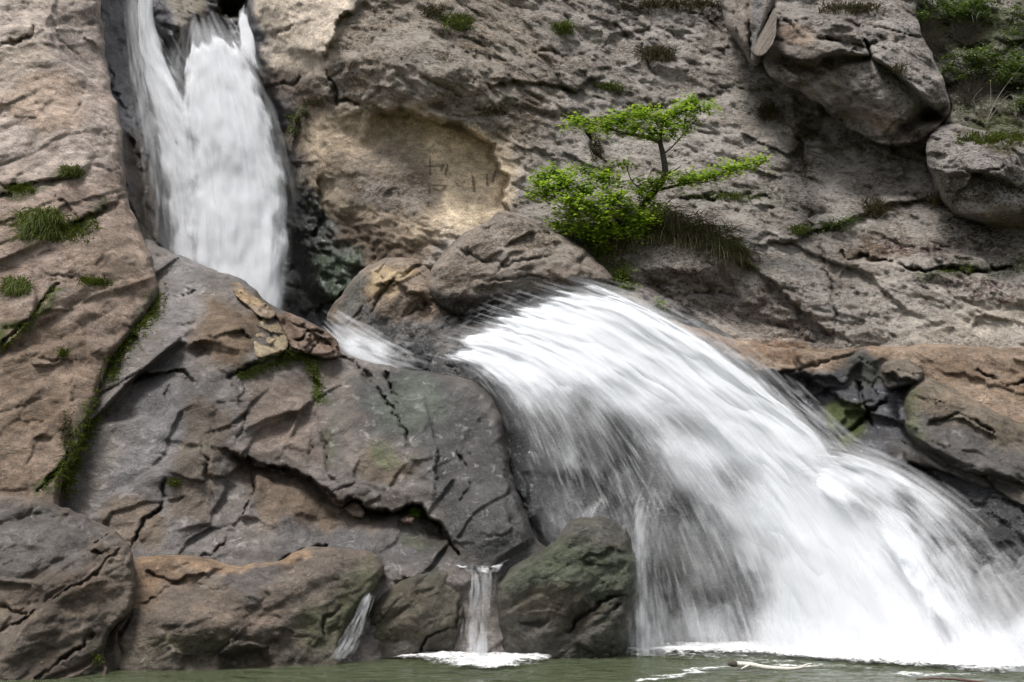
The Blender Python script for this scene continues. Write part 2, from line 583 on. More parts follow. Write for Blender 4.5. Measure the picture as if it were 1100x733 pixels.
class Rock:
    def __init__(self, key, ctrl, ops=(), rough=None, seed=0, smooth=()):
        self.smooth = smooth
        self.tps = TPS(ctrl)
        self.ops = ops
        self.seed = seed
        self.r = dict(big=(0.10, 1.0), mid=(0.035, 3.2), fin=(0.010, 11.0), facet=(0.0, 1.0), ridge=(0.0, 2.0), lump=(0.0, 8.0), rug=(0.05, 2.4), tilt=25.0, stretch=1.8)
        self.r.update(rough or {})
        self.outline = None
        self.roll = None
        ROCKS[key] = self

    def warp(self, px, py, amp, sc=0.03, s=0.0):
        q = np.stack([px * sc, py * sc, np.full(px.shape, 3.1 + self.seed + s)], -1)
        return px + amp * fbm(q, 3) * 1.6, py + amp * fbm(q + 41.7, 3) * 1.6

    def depth(self, px, py, sd=None, detail=True):
        px = np.atleast_1d(np.asarray(px, float))
        py = np.atleast_1d(np.asarray(py, float))
        D = self.tps(px, py)
        wx, wy = self.warp(px, py, 5.0)
        jx, jy = self.warp(wx, wy, 3.0, 0.085, 3.0)
        for op in self.ops:
            k = op[0]
            if k == 'bulge':
                c, m = np.array([[op[1], op[2]]]), 2.6 * max(op[3], op[4])
            elif k == 'region':
                c, m = np.asarray(op[1], float), 1.0
            elif k == 'crack':
                c, m = np.asarray(op[1], float), 4.0 * op[2]
            else:
                c, m = np.asarray(op[1], float), 5.0 * op[3]
            (ax_, ay_), (bx_, by_) = c.min(0) - m, c.max(0) + m
            I = np.nonzero((wx > ax_) & (wx < bx_) & (wy > ay_) & (wy < by_))[0]
            if not len(I):
                continue
            x, y = (jx[I], jy[I]) if k in ('crack', 'ledge') else (wx[I], wy[I])
            if k == 'region':
                _, poly, amt, soft = op
                so = soft(px[I], py[I]) if callable(soft) else soft
                D[I] += amt * sstep(0, 1, np.clip(polysd(x, y, poly) / so, 0, 1))
            elif k == 'bulge':
                _, cx, cy, rx, ry, amt, ang = op
                ca, sa = math.cos(math.radians(ang)), math.sin(math.radians(ang))
                x, y = (x - cx) * ca + (y - cy) * sa, -(x - cx) * sa + (y - cy) * ca
                D[I] -= amt * np.exp(-((x / rx) ** 2 + (y / ry) ** 2))
            elif k == 'crack':
                _, line, w, dep = op
                d, _, t = polydist(x, y, line)
                q = np.stack([px[I] * 0.06, py[I] * 0.06, np.full(x.shape, self.seed + 7.7)], -1)
                ww = w * 0.5 * np.maximum(0.12, 0.75 + 1.7 * noise3(q * (0.6, 0.6, 1))) * (0.35 + 0.65 * np.minimum(1, 6 * np.minimum(t, 1 - t)))
                D[I] += dep * np.exp(-(d / np.maximum(ww, 1.35)) ** 2) * np.clip(ww / 1.35, 0.08, 1)
            elif k == 'ledge':
                _, line, dep, dec = op
                d, side, t = polydist(x, y, line)
                tap = sstep(0, 0.15, t) * sstep(0, 0.15, 1 - t)
                D[I] += dep * tap * np.where(side > 0, np.exp(-(d / dec)) * sstep(0, 3.0, d), 0)
        if detail:
            P = at(px, py, self.tps(px, py))
            D0 = D.copy()
            ta = math.radians(self.r['tilt'])
            ct, st = math.cos(ta), math.sin(ta)
            A = P[:, 0] * ct - P[:, 2] * st      # along strata (down to the right)
            B = P[:, 0] * st + P[:, 2] * ct
            Q = np.stack([A / self.r['stretch'], P[:, 1] * 0.6, B], -1) + self.seed * 3.3
            a, f = self.r['big']
            D = D + a * 1.5 * fbm(Q * f, 3)
            a, f = self.r['mid']
            D = D + a * 1.6 * fbm(Q * f + 5, 3)
            a, f = self.r['fin']
            D = D + a * 1.6 * fbm(Q * f + 9, 2)
            a, f = self.r['rug']
            if a:
                mod = 0.45 + 0.9 * sstep(-0.25, 0.3, noise3(Q * 0.7 + 23))
                rg = 0
                ff, aa = f, 1.0
                prev = 1.0
                for kk in range(5):
                    n0 = 1 - np.minimum(1, 2.2 * np.abs(noise3(Q * ff * (1, 1, 1.25) + 13 * kk)))
                    n0 = n0 ** 1.5
                    rg = rg + aa * n0 * prev
                    prev = 0.35 + 0.65 * n0
                    ff *= 2.07
                    aa *= 0.52
                D = D - a * (1 - rg) * mod
            a0, f0 = self.r['facet']
            for a, f, sh in ((a0, f0, 0), (a0 * 0.42, f0 * 2.9, 40)) if a0 else ():
                q2 = Q[:, [0, 2]] * f + sh
                wq = Q * f * 1.3
                q2 = q2 + 0.20 * np.stack([fbm(wq + 31, 3), fbm(wq + 63, 3)], -1)
                f1, f2, R, off = cells(q2, 5 + self.seed)
                w_ = sstep(0.0, 0.07, f2 - f1) * (0.25 + 0.75 * sstep(-0.12, 0.2, noise3(Q * f * 0.45 + 77)))
                D = D + a * w_ * ((R[:, 0] - 0.5) * 0.9 + (off[:, 0] * (R[:, 1] - 0.5) + off[:, 1] * (R[:, 2] - 0.5)) * 2.2)
            a, f = self.r['ridge']
            if a:
                for kk, (fa, aa) in enumerate(((1.0, 1.0), (2.3, 0.6))):
                    n0 = noise3(Q * f * fa + 3 + 11 * kk) + 0.25 * noise3(Q * f * fa * 4 + 8)
                    D = D + a * aa * np.exp(-(n0 / 0.05) ** 2) * sstep(0.02, 0.22, noise3(Q * f * fa * 0.5 + 51 + kk))
            a, f = self.r['lump']
            if a:
                l = np.abs(noise3(Q * f + 3.3)) + 0.5 * np.abs(noise3(Q * f * 2.2 + 1.3))
                D = D - a * 2.2 * np.minimum(l, 0.6) * (0.3 + 0.7 * sstep(-0.2, 0.15, noise3(Q * f * 0.12 + 5)))
        if detail and self.smooth:
            fac = np.ones(px.shape)
            for poly, am, so in self.smooth:
                fac = fac * (1 - am * sstep(-so, so, polysd(wx, wy, poly)))
            D = D0 + (D - D0) * fac
        if self.outline is not None and self.roll and (sd is not None):
            w, dep = self.roll
            x = np.clip(1 - np.maximum(sd, 0) / w, 0, 1)
            D = D + dep * (1 - np.sqrt(np.maximum(0, 1 - x ** 2)))
        return D

    def Y(self, px, py):
        sd = None
        px = np.atleast_1d(np.asarray(px, float))
        py = np.atleast_1d(np.asarray(py, float))
        if self.outline is not None:
            sd = polysd(px, py, self.outline)
        return self.depth(px, py, sd)

    def point(self, px, py, lift=0.0):
        y = self.Y(px, py)
        return at(px, py, y - lift)


def paint(rock, px, py, base, paints, aux0):
    n = len(px)
    col = np.tile(lin(base), (n, 1))
    aux = np.tile(np.asarray(aux0, float), (n, 1))
    for p in paints:
        warp = p.get('warp', 14)
        soft = p.get('soft', 14)
        if 'poly' in p:
            c, mg = np.asarray(p['poly'], float), soft
        elif 'line' in p:
            c, mg = np.asarray(p['line'], float), soft + p['w']
        else:
            cx, cy, rx, ry = p['blob']
            c, mg = np.array([[cx - rx, cy - ry], [cx + rx, cy + ry]], float), 0.3 * max(rx, ry)
        (ax_, ay_), (bx_, by_) = c.min(0) - mg - warp * 1.3, c.max(0) + mg + warp * 1.3
        I = np.nonzero((px > ax_) & (px < bx_) & (py > ay_) & (py < by_))[0]
        if not len(I):
            continue
        wx, wy = rock.warp(px[I], py[I], warp, p.get('wsc', 0.022), p.get('seed', 1.0))
        if 'poly' in p:
            s = polysd(wx, wy, p['poly'])
            m = sstep(-soft, soft, s)
        elif 'line' in p:
            d, _, _ = polydist(wx, wy, p['line'])
            m = 1 - sstep(p['w'] * 0.5, p['w'] * 0.5 + soft, d)
        else:
            m = 1 - sstep(0.55, 1.25, np.sqrt(((wx - cx) / rx) ** 2 + ((wy - cy) / ry) ** 2))
        if 'stretch' in p:      # streaky stains running down the face
            sx, sy = p['stretch']
            q = np.stack([px[I] * sx, py[I] * sy, np.full(len(I), 5.5 + rock.seed)], -1)
            m = m * sstep(-0.15, 0.25, fbm(q, 3))
        m = m * p.get('a', 1.0)
        if 'col' in p:
            col[I] += (lin(p['col']) - col[I]) * m[:, None]
        for k, i in (('wet', 0), ('pit', 1), ('moss', 2)):
            if k in p:
                aux[I, i] += (p[k] - aux[I, i]) * m
    # slow drift of tone
    q = np.stack([px * 0.012, py * 0.012, np.full(n, rock.seed + 2.2)], -1)
    col = col * (1 + 0.22 * fbm(q, 3))[:, None]
    return np.clip(col, 0.003, 0.9), np.clip(aux, 0, 1)


def build_rock(key, name, outline, step=2.0, roll=(14, 0.35), thick=1.0, base=(120, 110, 100), paints=(), aux=(0, 0, 0), wob=2.0, pull=0.05, rect=None, smooth_outline=True):
    R = ROCKS[key]
    if rect is None:
        o = catmull(outline, 8, True) if smooth_outline else np.asarray(outline, float)
        o = np.concatenate([o, o[:1]])
        o = resample(o, max(24, int(np.sqrt(((o[1:] - o[:-1]) ** 2).sum(1)).sum() / 5.0)))[:-1]
        q = np.stack([o[:, 0] * 0.07, o[:, 1] * 0.07, np.full(len(o), R.seed + 0.5)], -1)
        o = o + wob * 1.7 * np.stack([fbm(q, 3), fbm(q + 19, 3)], -1)
        R.outline, R.roll = o, roll
        x0, y0 = o.min(0) - step * 1.5
        x1, y1 = o.max(0) + step * 1.5
    else:
        x0, y0, x1, y1 = rect
    nx, ny = int((x1 - x0) / step) + 2, int((y1 - y0) / step) + 2
    gx, gy = np.meshgrid(x0 + np.arange(nx) * step, y0 + np.arange(ny) * step)
    px, py = gx.ravel(), gy.ravel()
    idx = np.arange(nx * ny).reshape(ny, nx)
    quads = np.stack([idx[:-1, :-1], idx[1:, :-1], idx[1:, 1:], idx[:-1, 1:]], -1).reshape(-1, 4)
    sd = None
    if rect is None:
        sd, bx, by = polysd(px, py, R.outline, True)
        inside = sd > 0
        quads = quads[inside[quads].any(1)]
        px, py = np.where(inside, px, bx), np.where(inside, py, by)
        sd = np.maximum(sd, 0)
    used = np.unique(quads)
    remap = np.full(nx * ny, -1)
    remap[used] = np.arange(len(used))
    quads = remap[quads]
    px, py = px[used], py[used]
    if sd is not None:
        sd = sd[used]
    D = R.depth(px, py, sd)
    v = at(px, py, D)
    col, ax = paint(R, px, py, base, paints, aux)
    if rect is None:
        e = np.concatenate([quads[:, [0, 1]], quads[:, [1, 2]], quads[:, [2, 3]], quads[:, [3, 0]]])
        N = len(px)
        code = e[:, 0] * N + e[:, 1]
        rev = e[:, 1] * N + e[:, 0]
        be = e[~np.isin(code, rev)]
        bv = np.unique(be)
        cx, cy = R.outline.mean(0)
        prev = bv
        for ring, (f, dpt) in enumerate(((pull * 0.35, 0.35), (pull, 1.0))):
            m2 = np.full(len(v) + len(bv) + 10, -1)
            newi = len(v) + np.arange(len(bv))
            m2[prev] = newi
            nv = at(px[bv] + (cx - px[bv]) * f, py[bv] + (cy - py[bv]) * f, D[bv] + thick * dpt)
            mapc = np.full(len(v) + len(bv) + 10, -1)
            mapc[prev] = newi
            pe = be if ring == 0 else mp_be
            q = np.stack([pe[:, 1], pe[:, 0], mapc[pe[:, 0]], mapc[pe[:, 1]]], -1)
            quads = np.concatenate([quads, q])
            v = np.concatenate([v, nv])
            col = np.concatenate([col, col[bv]])
            ax = np.concatenate([ax, ax[bv]])
            mp_be = np.stack([mapc[pe[:, 0]], mapc[pe[:, 1]]], -1)
            prev = newi
    o = mesh_obj(name, v, quads, M_ROCK, attrs={'Col': col, 'aux': ax})
    return o

# ==================================================================================
# THE ROCK
# ==================================================================================
# ---- back cliff --------------------------------------------------------------------
Rock('cliff', [
    (-160, -120, 23.5), (-160, 760, 23), (100, 0, 22.6), (150, 100, 22.9), (230, 150, 23.0), (180, 300, 22.6), (250, 20, 22.4), (190, 30, 22.0),
    (290, 0, 21.4), (300, 150, 22.0), (335, 90, 20.9), (330, 250, 21.5), (370, 60, 20.6), (350, 170, 20.8), (370, 320, 20.7), (420, 350, 20.1),
    (430, 250, 20.2), (400, 160, 20.6), (450, 60, 20.1), (560, 60, 21.0), (550, 200, 20.2), (620, 150, 20.7), (600, 300, 19.5), (700, 20, 22.0),
    (700, 200, 20.3), (700, 330, 19.0), (850, 60, 22.3), (850, 200, 20.5), (850, 350, 18.9), (1000, 300, 19.2), (1000, 180, 20.9), (1100, 350, 18.6),
    (1150, 0, 23.0), (1260, 200, 20.6), (1260, 500, 17.9), (800, 420, 19.0), (800, 760, 18.8), (1260, 760, 17.6), (500, 500, 19.8), (300, 500, 21.2),
    (500, 760, 19.8), (600, -120, 22.6), (300, -120, 22.6), (1000, -120, 23.6)],
    ops=[
        ('region', [(112, -140), (330, -140), (285, 10), (282, 60), (305, 110), (325, 190), (318, 240), (345, 300), (430, 380), (150, 420), (150, 250), (118, 90)], 0.9, 26),
        ('bulge', 186, 40, 17, 52, 1.0, -6), ('bulge', 205, 20, 22, 22, 0.7, 0),
        ('region', [(228, -30), (268, -30), (266, 16), (240, 22), (232, 10)], 1.2, 8),
            ('region', [(350, 105), (400, 112), (440, 118), (500, 130), (530, 155), (546, 195), (540, 235), (480, 250), (430, 255), (380, 245), (330, 215), (325, 150)], 0.35, 60),
        ('ledge', [(390, 110), (415, 116), (440, 119), (500, 131), (530, 156), (545, 195), (550, 250)], 0.62, 46),
        ('bulge', 405, 195, 62, 48, 0.55, 0), ('bulge', 395, 190, 25, 20, 0.1, 0),
        ('bulge', 470, 80, 105, 36, 0.5, 12), ('bulge', 560, 140, 35, 70, 0.35, -15),
        ('ledge', [(392, 4), (368, 18), (358, 45), (346, 72)], -0.35, 40),
        ('crack', [(346, 72), (366, 108), (400, 113)], 4, 0.25),
        ('crack', [(280, 95), (310, 88), (345, 70)], 3, 0.12), ('crack', [(290, 40), (330, 22), (352, 18)], 2.5, 0.1), ('crack', [(318, 70), (352, 48)], 2.5, 0.08),
        ('ledge', [(520, 92), (565, 86), (610, 92), (650, 80)], 0.28, 22),
        ('ledge', [(590, 120), (640, 130), (720, 110), (790, 95)], 0.14, 24),
        ('crack', [(628, 140), (642, 165), (655, 182)], 4, 0.3), ('crack', [(660, 30), (690, 50), (700, 80)], 4, 0.14), ('crack', [(560, 60), (640, 55), (700, 30)], 4, 0.1),
        ('crack', [(730, 215), (770, 210), (830, 214)], 5, 0.22),
        ('crack', [(858, 130), (866, 190), (870, 240), (893, 310), (896, 362)], 3, 0.16),
        ('ledge', [(800, 262), (850, 256), (905, 238), (960, 215), (1010, 212)], 0.25, 26),
        ('crack', [(900, 275), (950, 280), (1000, 292), (1045, 291), (1090, 283)], 3.5, 0.32),
        ('ledge', [(785, 262), (815, 290), (860, 330), (905, 372)], 0.35, 60),
        ('region', [(655, 290), (720, 285), (790, 290), (850, 335), (880, 372), (780, 370), (700, 345)], 0.45, 30),
        ('bulge', 700, 150, 60, 70, -0.25, 20), ('bulge', 880, 300, 60, 40, 0.2, 0), ('bulge', 740, 60, 50, 30, 0.25, 0),
        ('crack', [(700, 330), (735, 312), (790, 318)], 3, 0.15),
        # wet wall at the right of the upper fall
        ('crack', [(340, 334), (365, 318), (395, 290)], 5, 0.5), ('ledge', [(330, 260), (345, 230), (338, 190)], 0.2, 30),
        ('region', [(840, 85), (900, 120), (960, 160), (1000, 165), (1000, 215), (930, 235), (870, 180)], 0.3, 40),
    ],
    rough=dict(big=(0.16, 0.8), mid=(0.055, 3.0), fin=(0.02, 10.0), facet=(0.16, 1.3), ridge=(0.05, 1.2), lump=(0.05, 7.0), rug=(0.10, 2.2), tilt=24, stretch=1.6), seed=1, smooth=[([(440, 124), (510, 138), (540, 165), (545, 225), (480, 240), (440, 200)], 0.8, 16), ([(345, 120), (440, 122), (450, 230), (350, 230)], 0.45, 20), ([(285, 60), (345, 60), (330, 240), (300, 240)], 0.5, 20), ([(275, -60), (390, -60), (365, 20), (345, 70), (300, 105)], 0.6, 14)])

G = dict
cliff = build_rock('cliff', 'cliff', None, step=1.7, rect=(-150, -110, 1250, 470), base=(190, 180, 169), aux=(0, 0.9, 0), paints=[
    G(poly=[(340, -20), (560, -20), (620, 60), (600, 130), (545, 220), (520, 130), (440, 110), (350, 110)], col=(142, 126, 106), soft=30, pit=0.6),
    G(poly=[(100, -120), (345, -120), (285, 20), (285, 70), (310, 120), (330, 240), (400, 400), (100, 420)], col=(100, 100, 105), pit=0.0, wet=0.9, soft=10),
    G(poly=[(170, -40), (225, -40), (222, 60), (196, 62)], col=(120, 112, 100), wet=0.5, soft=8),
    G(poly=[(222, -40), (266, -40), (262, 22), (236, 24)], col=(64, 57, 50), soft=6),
    G(poly=[(268, -60), (400, -60), (372, 20), (350, 70), (300, 112), (282, 60)], col=(204, 190, 174), pit=0.15, wet=0, soft=8),
    G(poly=[(283, 80), (340, 70), (352, 120), (330, 190), (312, 150)], col=(92, 76, 60), pit=0.2, wet=0.3, soft=14),
    G(poly=[(330, 120), (360, 112), (420, 115), (500, 130), (545, 160), (548, 235), (480, 250), (400, 300), (350, 280), (325, 200)], col=(180, 163, 141), pit=0.08, wet=0, soft=14),
    G(poly=[(440, 118), (510, 130), (545, 165), (550, 235), (480, 245), (455, 170)], col=(212, 194, 168), pit=0.0, soft=14),
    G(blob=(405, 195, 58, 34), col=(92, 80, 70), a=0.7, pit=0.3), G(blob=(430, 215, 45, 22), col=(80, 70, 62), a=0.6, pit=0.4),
    G(poly=[(330, 230), (420, 240), (470, 260), (440, 330), (350, 340)], col=(110, 95, 80), pit=0.1, soft=16),
    G(poly=[(316, 190), (345, 220), (372, 262), (385, 320), (360, 350), (310, 330), (318, 250)], col=(66, 70, 66), wet=1, pit=0, soft=9),
    G(poly=[(335, 262), (378, 268), (380, 330), (340, 322)], col=(48, 66, 40), wet=1, pit=0, soft=10, a=0.8, moss=0.2),
    G(poly=[(560, 230), (620, 150), (700, 120), (830, 120), (980, 190), (900, 260), (700, 250)], col=(206, 196, 185), pit=0.9, soft=40, a=0.6),
    G(poly=[(840, 80), (960, 150), (1010, 170), (1010, 230), (900, 230), (860, 150)], col=(142, 134, 127), pit=0.6, soft=20),
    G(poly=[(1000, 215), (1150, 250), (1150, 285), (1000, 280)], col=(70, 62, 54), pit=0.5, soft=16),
    G(poly=[(640, 290), (780, 285), (860, 330), (890, 375), (700, 350)], col=(134, 118, 106), pit=0.6, soft=18),
    G(blob=(740, 330, 80, 22), col=(74, 68, 66), a=0.5),
    G(poly=[(890, 250), (1150, 290), (1150, 400), (900, 370)], col=(186, 174, 162), pit=0.7, soft=26),
    G(poly=[(1040, 330), (1150, 320), (1150, 370), (960, 372)], col=(196, 184, 170), pit=0.5, soft=16),
    G(blob=(945, 262, 45, 16), col=(138, 112, 88), a=0.8),
    G(poly=[(715, 345), (800, 365), (900, 372), (890, 385), (700, 372)], col=(140, 112, 88), pit=0.1, soft=8),
    G(blob=(720, 8, 90, 20), col=(70, 56, 44), a=0.8, moss=0.25), G(blob=(700, 58, 30, 12), col=(58, 48, 38), a=0.85, moss=0.3), G(blob=(650, 92, 30, 8), col=(80, 78, 50), a=0.5, moss=0.4),
    G(blob=(590, 75, 45, 12), col=(70, 60, 48), a=0.6), G(blob=(470, 60, 40, 14), col=(72, 64, 46), a=0.6, moss=0.3), G(blob=(540, 20, 60, 10), col=(80, 68, 54), a=0.5),
    G(line=[(640, 140), (655, 180)], w=8, col=(70, 60, 40), a=0.8, moss=0.5), G(line=[(858, 130), (866, 190), (870, 235)], w=8, col=(90, 72, 52), a=0.7, moss=0.3),
    G(line=[(1000, 292), (1050, 291), (1100, 283)], w=5, col=(46, 44, 30), a=0.8, moss=0.6),
    G(line=[(735, 214), (780, 211), (835, 214)], w=6, col=(74, 70, 44), a=0.8, moss=0.5),
    G(blob=(700, 290, 90, 26), col=(74, 58, 42), a=0.6),
    # faded reddish letters scratched and painted by visitors
] + [G(line=l, w=1.7, soft=1.5, warp=1.0, col=(96, 56, 52), a=0.85) for l in [
    [(949, 256), (959, 272)], [(960, 256), (948, 272)],
    [(966, 266), (972, 265), (973, 271), (967, 272), (965, 269), (967, 266)], [(973, 265), (974, 272)],
    [(985, 265), (979, 267), (979, 271), (985, 272)], [(990, 266), (996, 266), (996, 272), (990, 272), (990, 266)], [(997, 265), (998, 273)],
    [(1004, 264), (1004, 272)], [(1010, 264), (1010, 272)], [(1004, 268), (1010, 268)],
    [(1026, 268), (1031, 266), (1032, 270), (1026, 273)],
    [(1018, 303), (1019, 314)], [(1019, 303), (1025, 304), (1021, 308), (1026, 311), (1019, 314)],
    [(1029, 302), (1029, 313), (1036, 303), (1036, 313)], [(1040, 302), (1040, 313)], [(1046, 302), (1040, 308), (1047, 313)],
    [(1050, 303), (1058, 302)], [(1054, 303), (1054, 313)], [(1062, 305), (1066, 307), (1064, 311), (1058, 310), (1058, 306), (1062, 305)], [(1069, 304), (1071, 314)], [(1070, 304), (1077, 305), (1076, 309), (1071, 309)],
    [(1083, 305), (1090, 304), (1095, 308), (1088, 311), (1083, 308)],
    [(1020, 318), (1026, 321), (1022, 326)], [(1046, 317), (1055, 318)], [(1076, 315), (1074, 323), (1080, 325)], [(1078, 320), (1086, 318), (1089, 322), (1084, 325), (1078, 323)],
]] + [G(line=l, w=0.9, soft=1.4, warp=0.6, col=(70, 58, 48), a=0.8) for l in [
    [(462, 170), (462, 188)], [(457, 180), (477, 178)], [(476, 178), (474, 184)], [(481, 177), (479, 188)], [(461, 198), (460, 222)], [(462, 200), (480, 199), (474, 206), (466, 203)],
    [(508, 190), (510, 206)], [(523, 188), (524, 200)], [(532, 184), (529, 196)], [(372, 198), (415, 191)], [(390, 198), (392, 222)], [(405, 210), (425, 190)],
]])
tag(cliff, kind='structure')

# ---- bank above the cliff, upper right ----------------------------------------------
Rock('bank', [(960, -60, 21.9), (1000, 60, 21.2), (1020, 120, 20.8), (1060, 130, 20.4), (1170, 150, 20.0), (1180, -80, 22.8), (1080, 0, 21.9), (1100, 80, 20.9)],
     ops=[('crack', [(1000, 40), (1060, 60), (1120, 40)], 8, 0.3), ('crack', [(1010, 95), (1070, 90), (1120, 100)], 6, 0.25)],
     rough=dict(big=(0.16, 1.0), mid=(0.10, 2.6), fin=(0.035, 8.0), facet=(0.16, 2.4), lump=(0.05, 7.0)), seed=2)
bank = build_rock('bank', 'rocky_bank', [(965, -90), (1080, -90), (1240, -80), (1240, 170), (1120, 165), (1040, 150), (1008, 150), (1022, 115), (1000, 80), (985, 30)], step=2.0, roll=(10, 0.3),
                  base=(126, 116, 106), aux=(0, 0.9, 0.35), paints=[
    G(blob=(1030, 30, 60, 26), col=(60, 56, 34), moss=0.9, a=0.9), G(blob=(1080, 85, 50, 40), col=(52, 46, 34), moss=0.6, a=0.8), G(blob=(1075, 140, 45, 14), col=(74, 56, 26), moss=0.7, a=0.9),
    G(blob=(1045, 55, 25, 8), col=(170, 160, 150), a=0.8), G(blob=(1000, 30, 12, 25), col=(150, 140, 130), a=0.7), G(blob=(1030, 105, 30, 30), col=(60, 54, 44), a=0.8, moss=0.5)])
tag(bank, kind='structure')

# ---- big overhanging boulder and its neighbours -------------------------------------
Rock('overhang', [(820, 60, 20.4), (850, 0, 21.2), (840, -60, 21.8), (900, 60, 19.9), (960, 100, 19.6), (955, 155, 20.1), (1010, 118, 20.0), (985, 40, 20.6), (900, 130, 20.3), (990, -40, 21.7), (930, 0, 20.9)],
     ops=[('region', [(818, 78), (880, 95), (940, 120), (958, 160), (900, 150), (840, 110)], 0.5, 45), ('ledge', [(1018, 118), (985, 112), (960, 135), (950, 160)], -0.1, 30),
          ('region', [(1025, 112), (990, 108), (962, 134), (955, 165), (1000, 165)], 0.55, 22), ('bulge', 862, 45, 26, 26, 0.25, 0), ('ledge', [(840, 12), (880, 40), (930, 60), (965, 50)], -0.2, 30),
          ('crack', [(835, 15), (860, 35), (905, 48), (940, 45)], 4, 0.2), ('ledge', [(945, 60), (900, 75), (870, 95)], 0.15, 30)],
     rough=dict(big=(0.16, 1.1), mid=(0.06, 3.0), fin=(0.028, 9.0), facet=(0.55, 0.8), rug=(0.09, 2.2), tilt=30, lump=(0.05, 7.0)), seed=3)
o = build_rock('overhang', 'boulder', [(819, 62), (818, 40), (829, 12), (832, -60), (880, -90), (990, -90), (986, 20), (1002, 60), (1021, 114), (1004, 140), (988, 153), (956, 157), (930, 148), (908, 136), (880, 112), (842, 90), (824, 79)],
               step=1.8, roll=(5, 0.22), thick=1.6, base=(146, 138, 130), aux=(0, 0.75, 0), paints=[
    G(poly=[(818, 20), (850, 15), (900, 60), (950, 120), (960, 158), (880, 115), (820, 80)], col=(112, 103, 96), pit=0.25, soft=12),
    G(blob=(862, 40, 22, 14), col=(132, 106, 84), a=0.7), G(blob=(945, 125, 22, 22), col=(136, 118, 98), a=0.7, pit=0.2), G(blob=(905, 100, 30, 14), col=(80, 80, 84), a=0.6, stretch=(0.09, 0.02)),
    G(blob=(960, 30, 35, 30), col=(165, 155, 146), a=0.7, pit=1.0), G(blob=(905, 8, 40, 10), col=(60, 48, 36), a=0.8, moss=0.3),
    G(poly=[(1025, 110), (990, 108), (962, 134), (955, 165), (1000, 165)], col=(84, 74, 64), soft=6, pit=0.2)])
tag(o, 'huge grey boulder jutting out above the dark hollow at upper right, lichen spotted', 'boulder')

Rock('column', [(780, -60, 21.4), (780, 40, 20.7), (810, 70, 20.5), (825, -40, 21.3), (800, 20, 20.5)], ops=[('crack', [(800, -40), (804, 20), (808, 60)], 3, 0.2), ('crack', [(785, 10), (795, 50)], 2, 0.1)],
     rough=dict(big=(0.1, 1.4), mid=(0.05, 3.5), tilt=80, stretch=2.4, facet=(0.1, 2.2)), seed=4)
o = build_rock('column', 'rock_rib', [(776, -80), (775, 0), (781, 32), (796, 50), (805, 68), (814, 70), (820, 58), (818, 40), (824, 18), (834, -10), (836, -80)], step=1.6, roll=(8, 0.35), thick=1.0, base=(118, 108, 100), aux=(0.1, 0.3, 0), paints=[
    G(line=[(806, -40), (808, 62)], w=10, col=(80, 84, 92), a=0.8, soft=8), G(line=[(792, -40), (796, 45)], w=7, col=(118, 104, 90), a=0.6, soft=8)])
tag(o, 'streaked grey and rust upright rock rib beside the big overhanging boulder', 'rock')
Rock('knob', [(808, 55, 20.2), (830, 15, 20.3), (820, 35, 20.0)], rough=dict(big=(0.06, 1.6), mid=(0.02, 4)), seed=5)
o = build_rock('knob', 'stone', [(803, 44), (806, 26), (818, 8), (833, 10), (833, 38), (824, 56), (810, 60)], step=1.4, roll=(9, 0.35), thick=0.5, base=(104, 92, 80), aux=(0, 0.4, 0))
tag(o, 'small smooth tan stone wedged between the streaked rib and the huge overhanging boulder', 'stone')

Rock('right_boulder', [(995, 165, 19.6), (1040, 130, 19.8), (1160, 140, 19.8), (1060, 190, 18.9), (1160, 265, 19.1), (1040, 240, 19.5), (1100, 250, 19.4)],
     ops=[('region', [(990, 190), (1050, 225), (1170, 235), (1170, 300), (1000, 280)], 0.5, 25), ('bulge', 1050, 175, 45, 35, 0.25, 20)],
     rough=dict(big=(0.15, 1.2), mid=(0.07, 3.0), fin=(0.028, 9.0), facet=(0.5, 0.9), rug=(0.10, 2.2), tilt=20, lump=(0.05, 7.0)), seed=6)
o = build_rock('right_boulder', 'boulder', [(994, 158), (1003, 142), (1022, 132), (1050, 140), (1090, 150), (1130, 142), (1210, 150), (1210, 285), (1130, 268), (1095, 250), (1058, 242), (1022, 226), (1003, 196)],
               step=1.8, roll=(9, 0.4), thick=1.6, base=(136, 130, 125), aux=(0, 0.8, 0), paints=[
    G(blob=(1085, 245, 45, 12), col=(134, 112, 78), a=0.8, pit=0.2), G(blob=(1030, 165, 30, 22), col=(140, 132, 125), a=0.6), G(blob=(1075, 150, 50, 10), col=(88, 66, 34), a=0.8, moss=0.6), G(blob=(1075, 205, 45, 25), col=(84, 82, 82), a=0.6)])
tag(o, 'large rounded grey boulder at the right edge, moss on its top and ochre below', 'boulder')

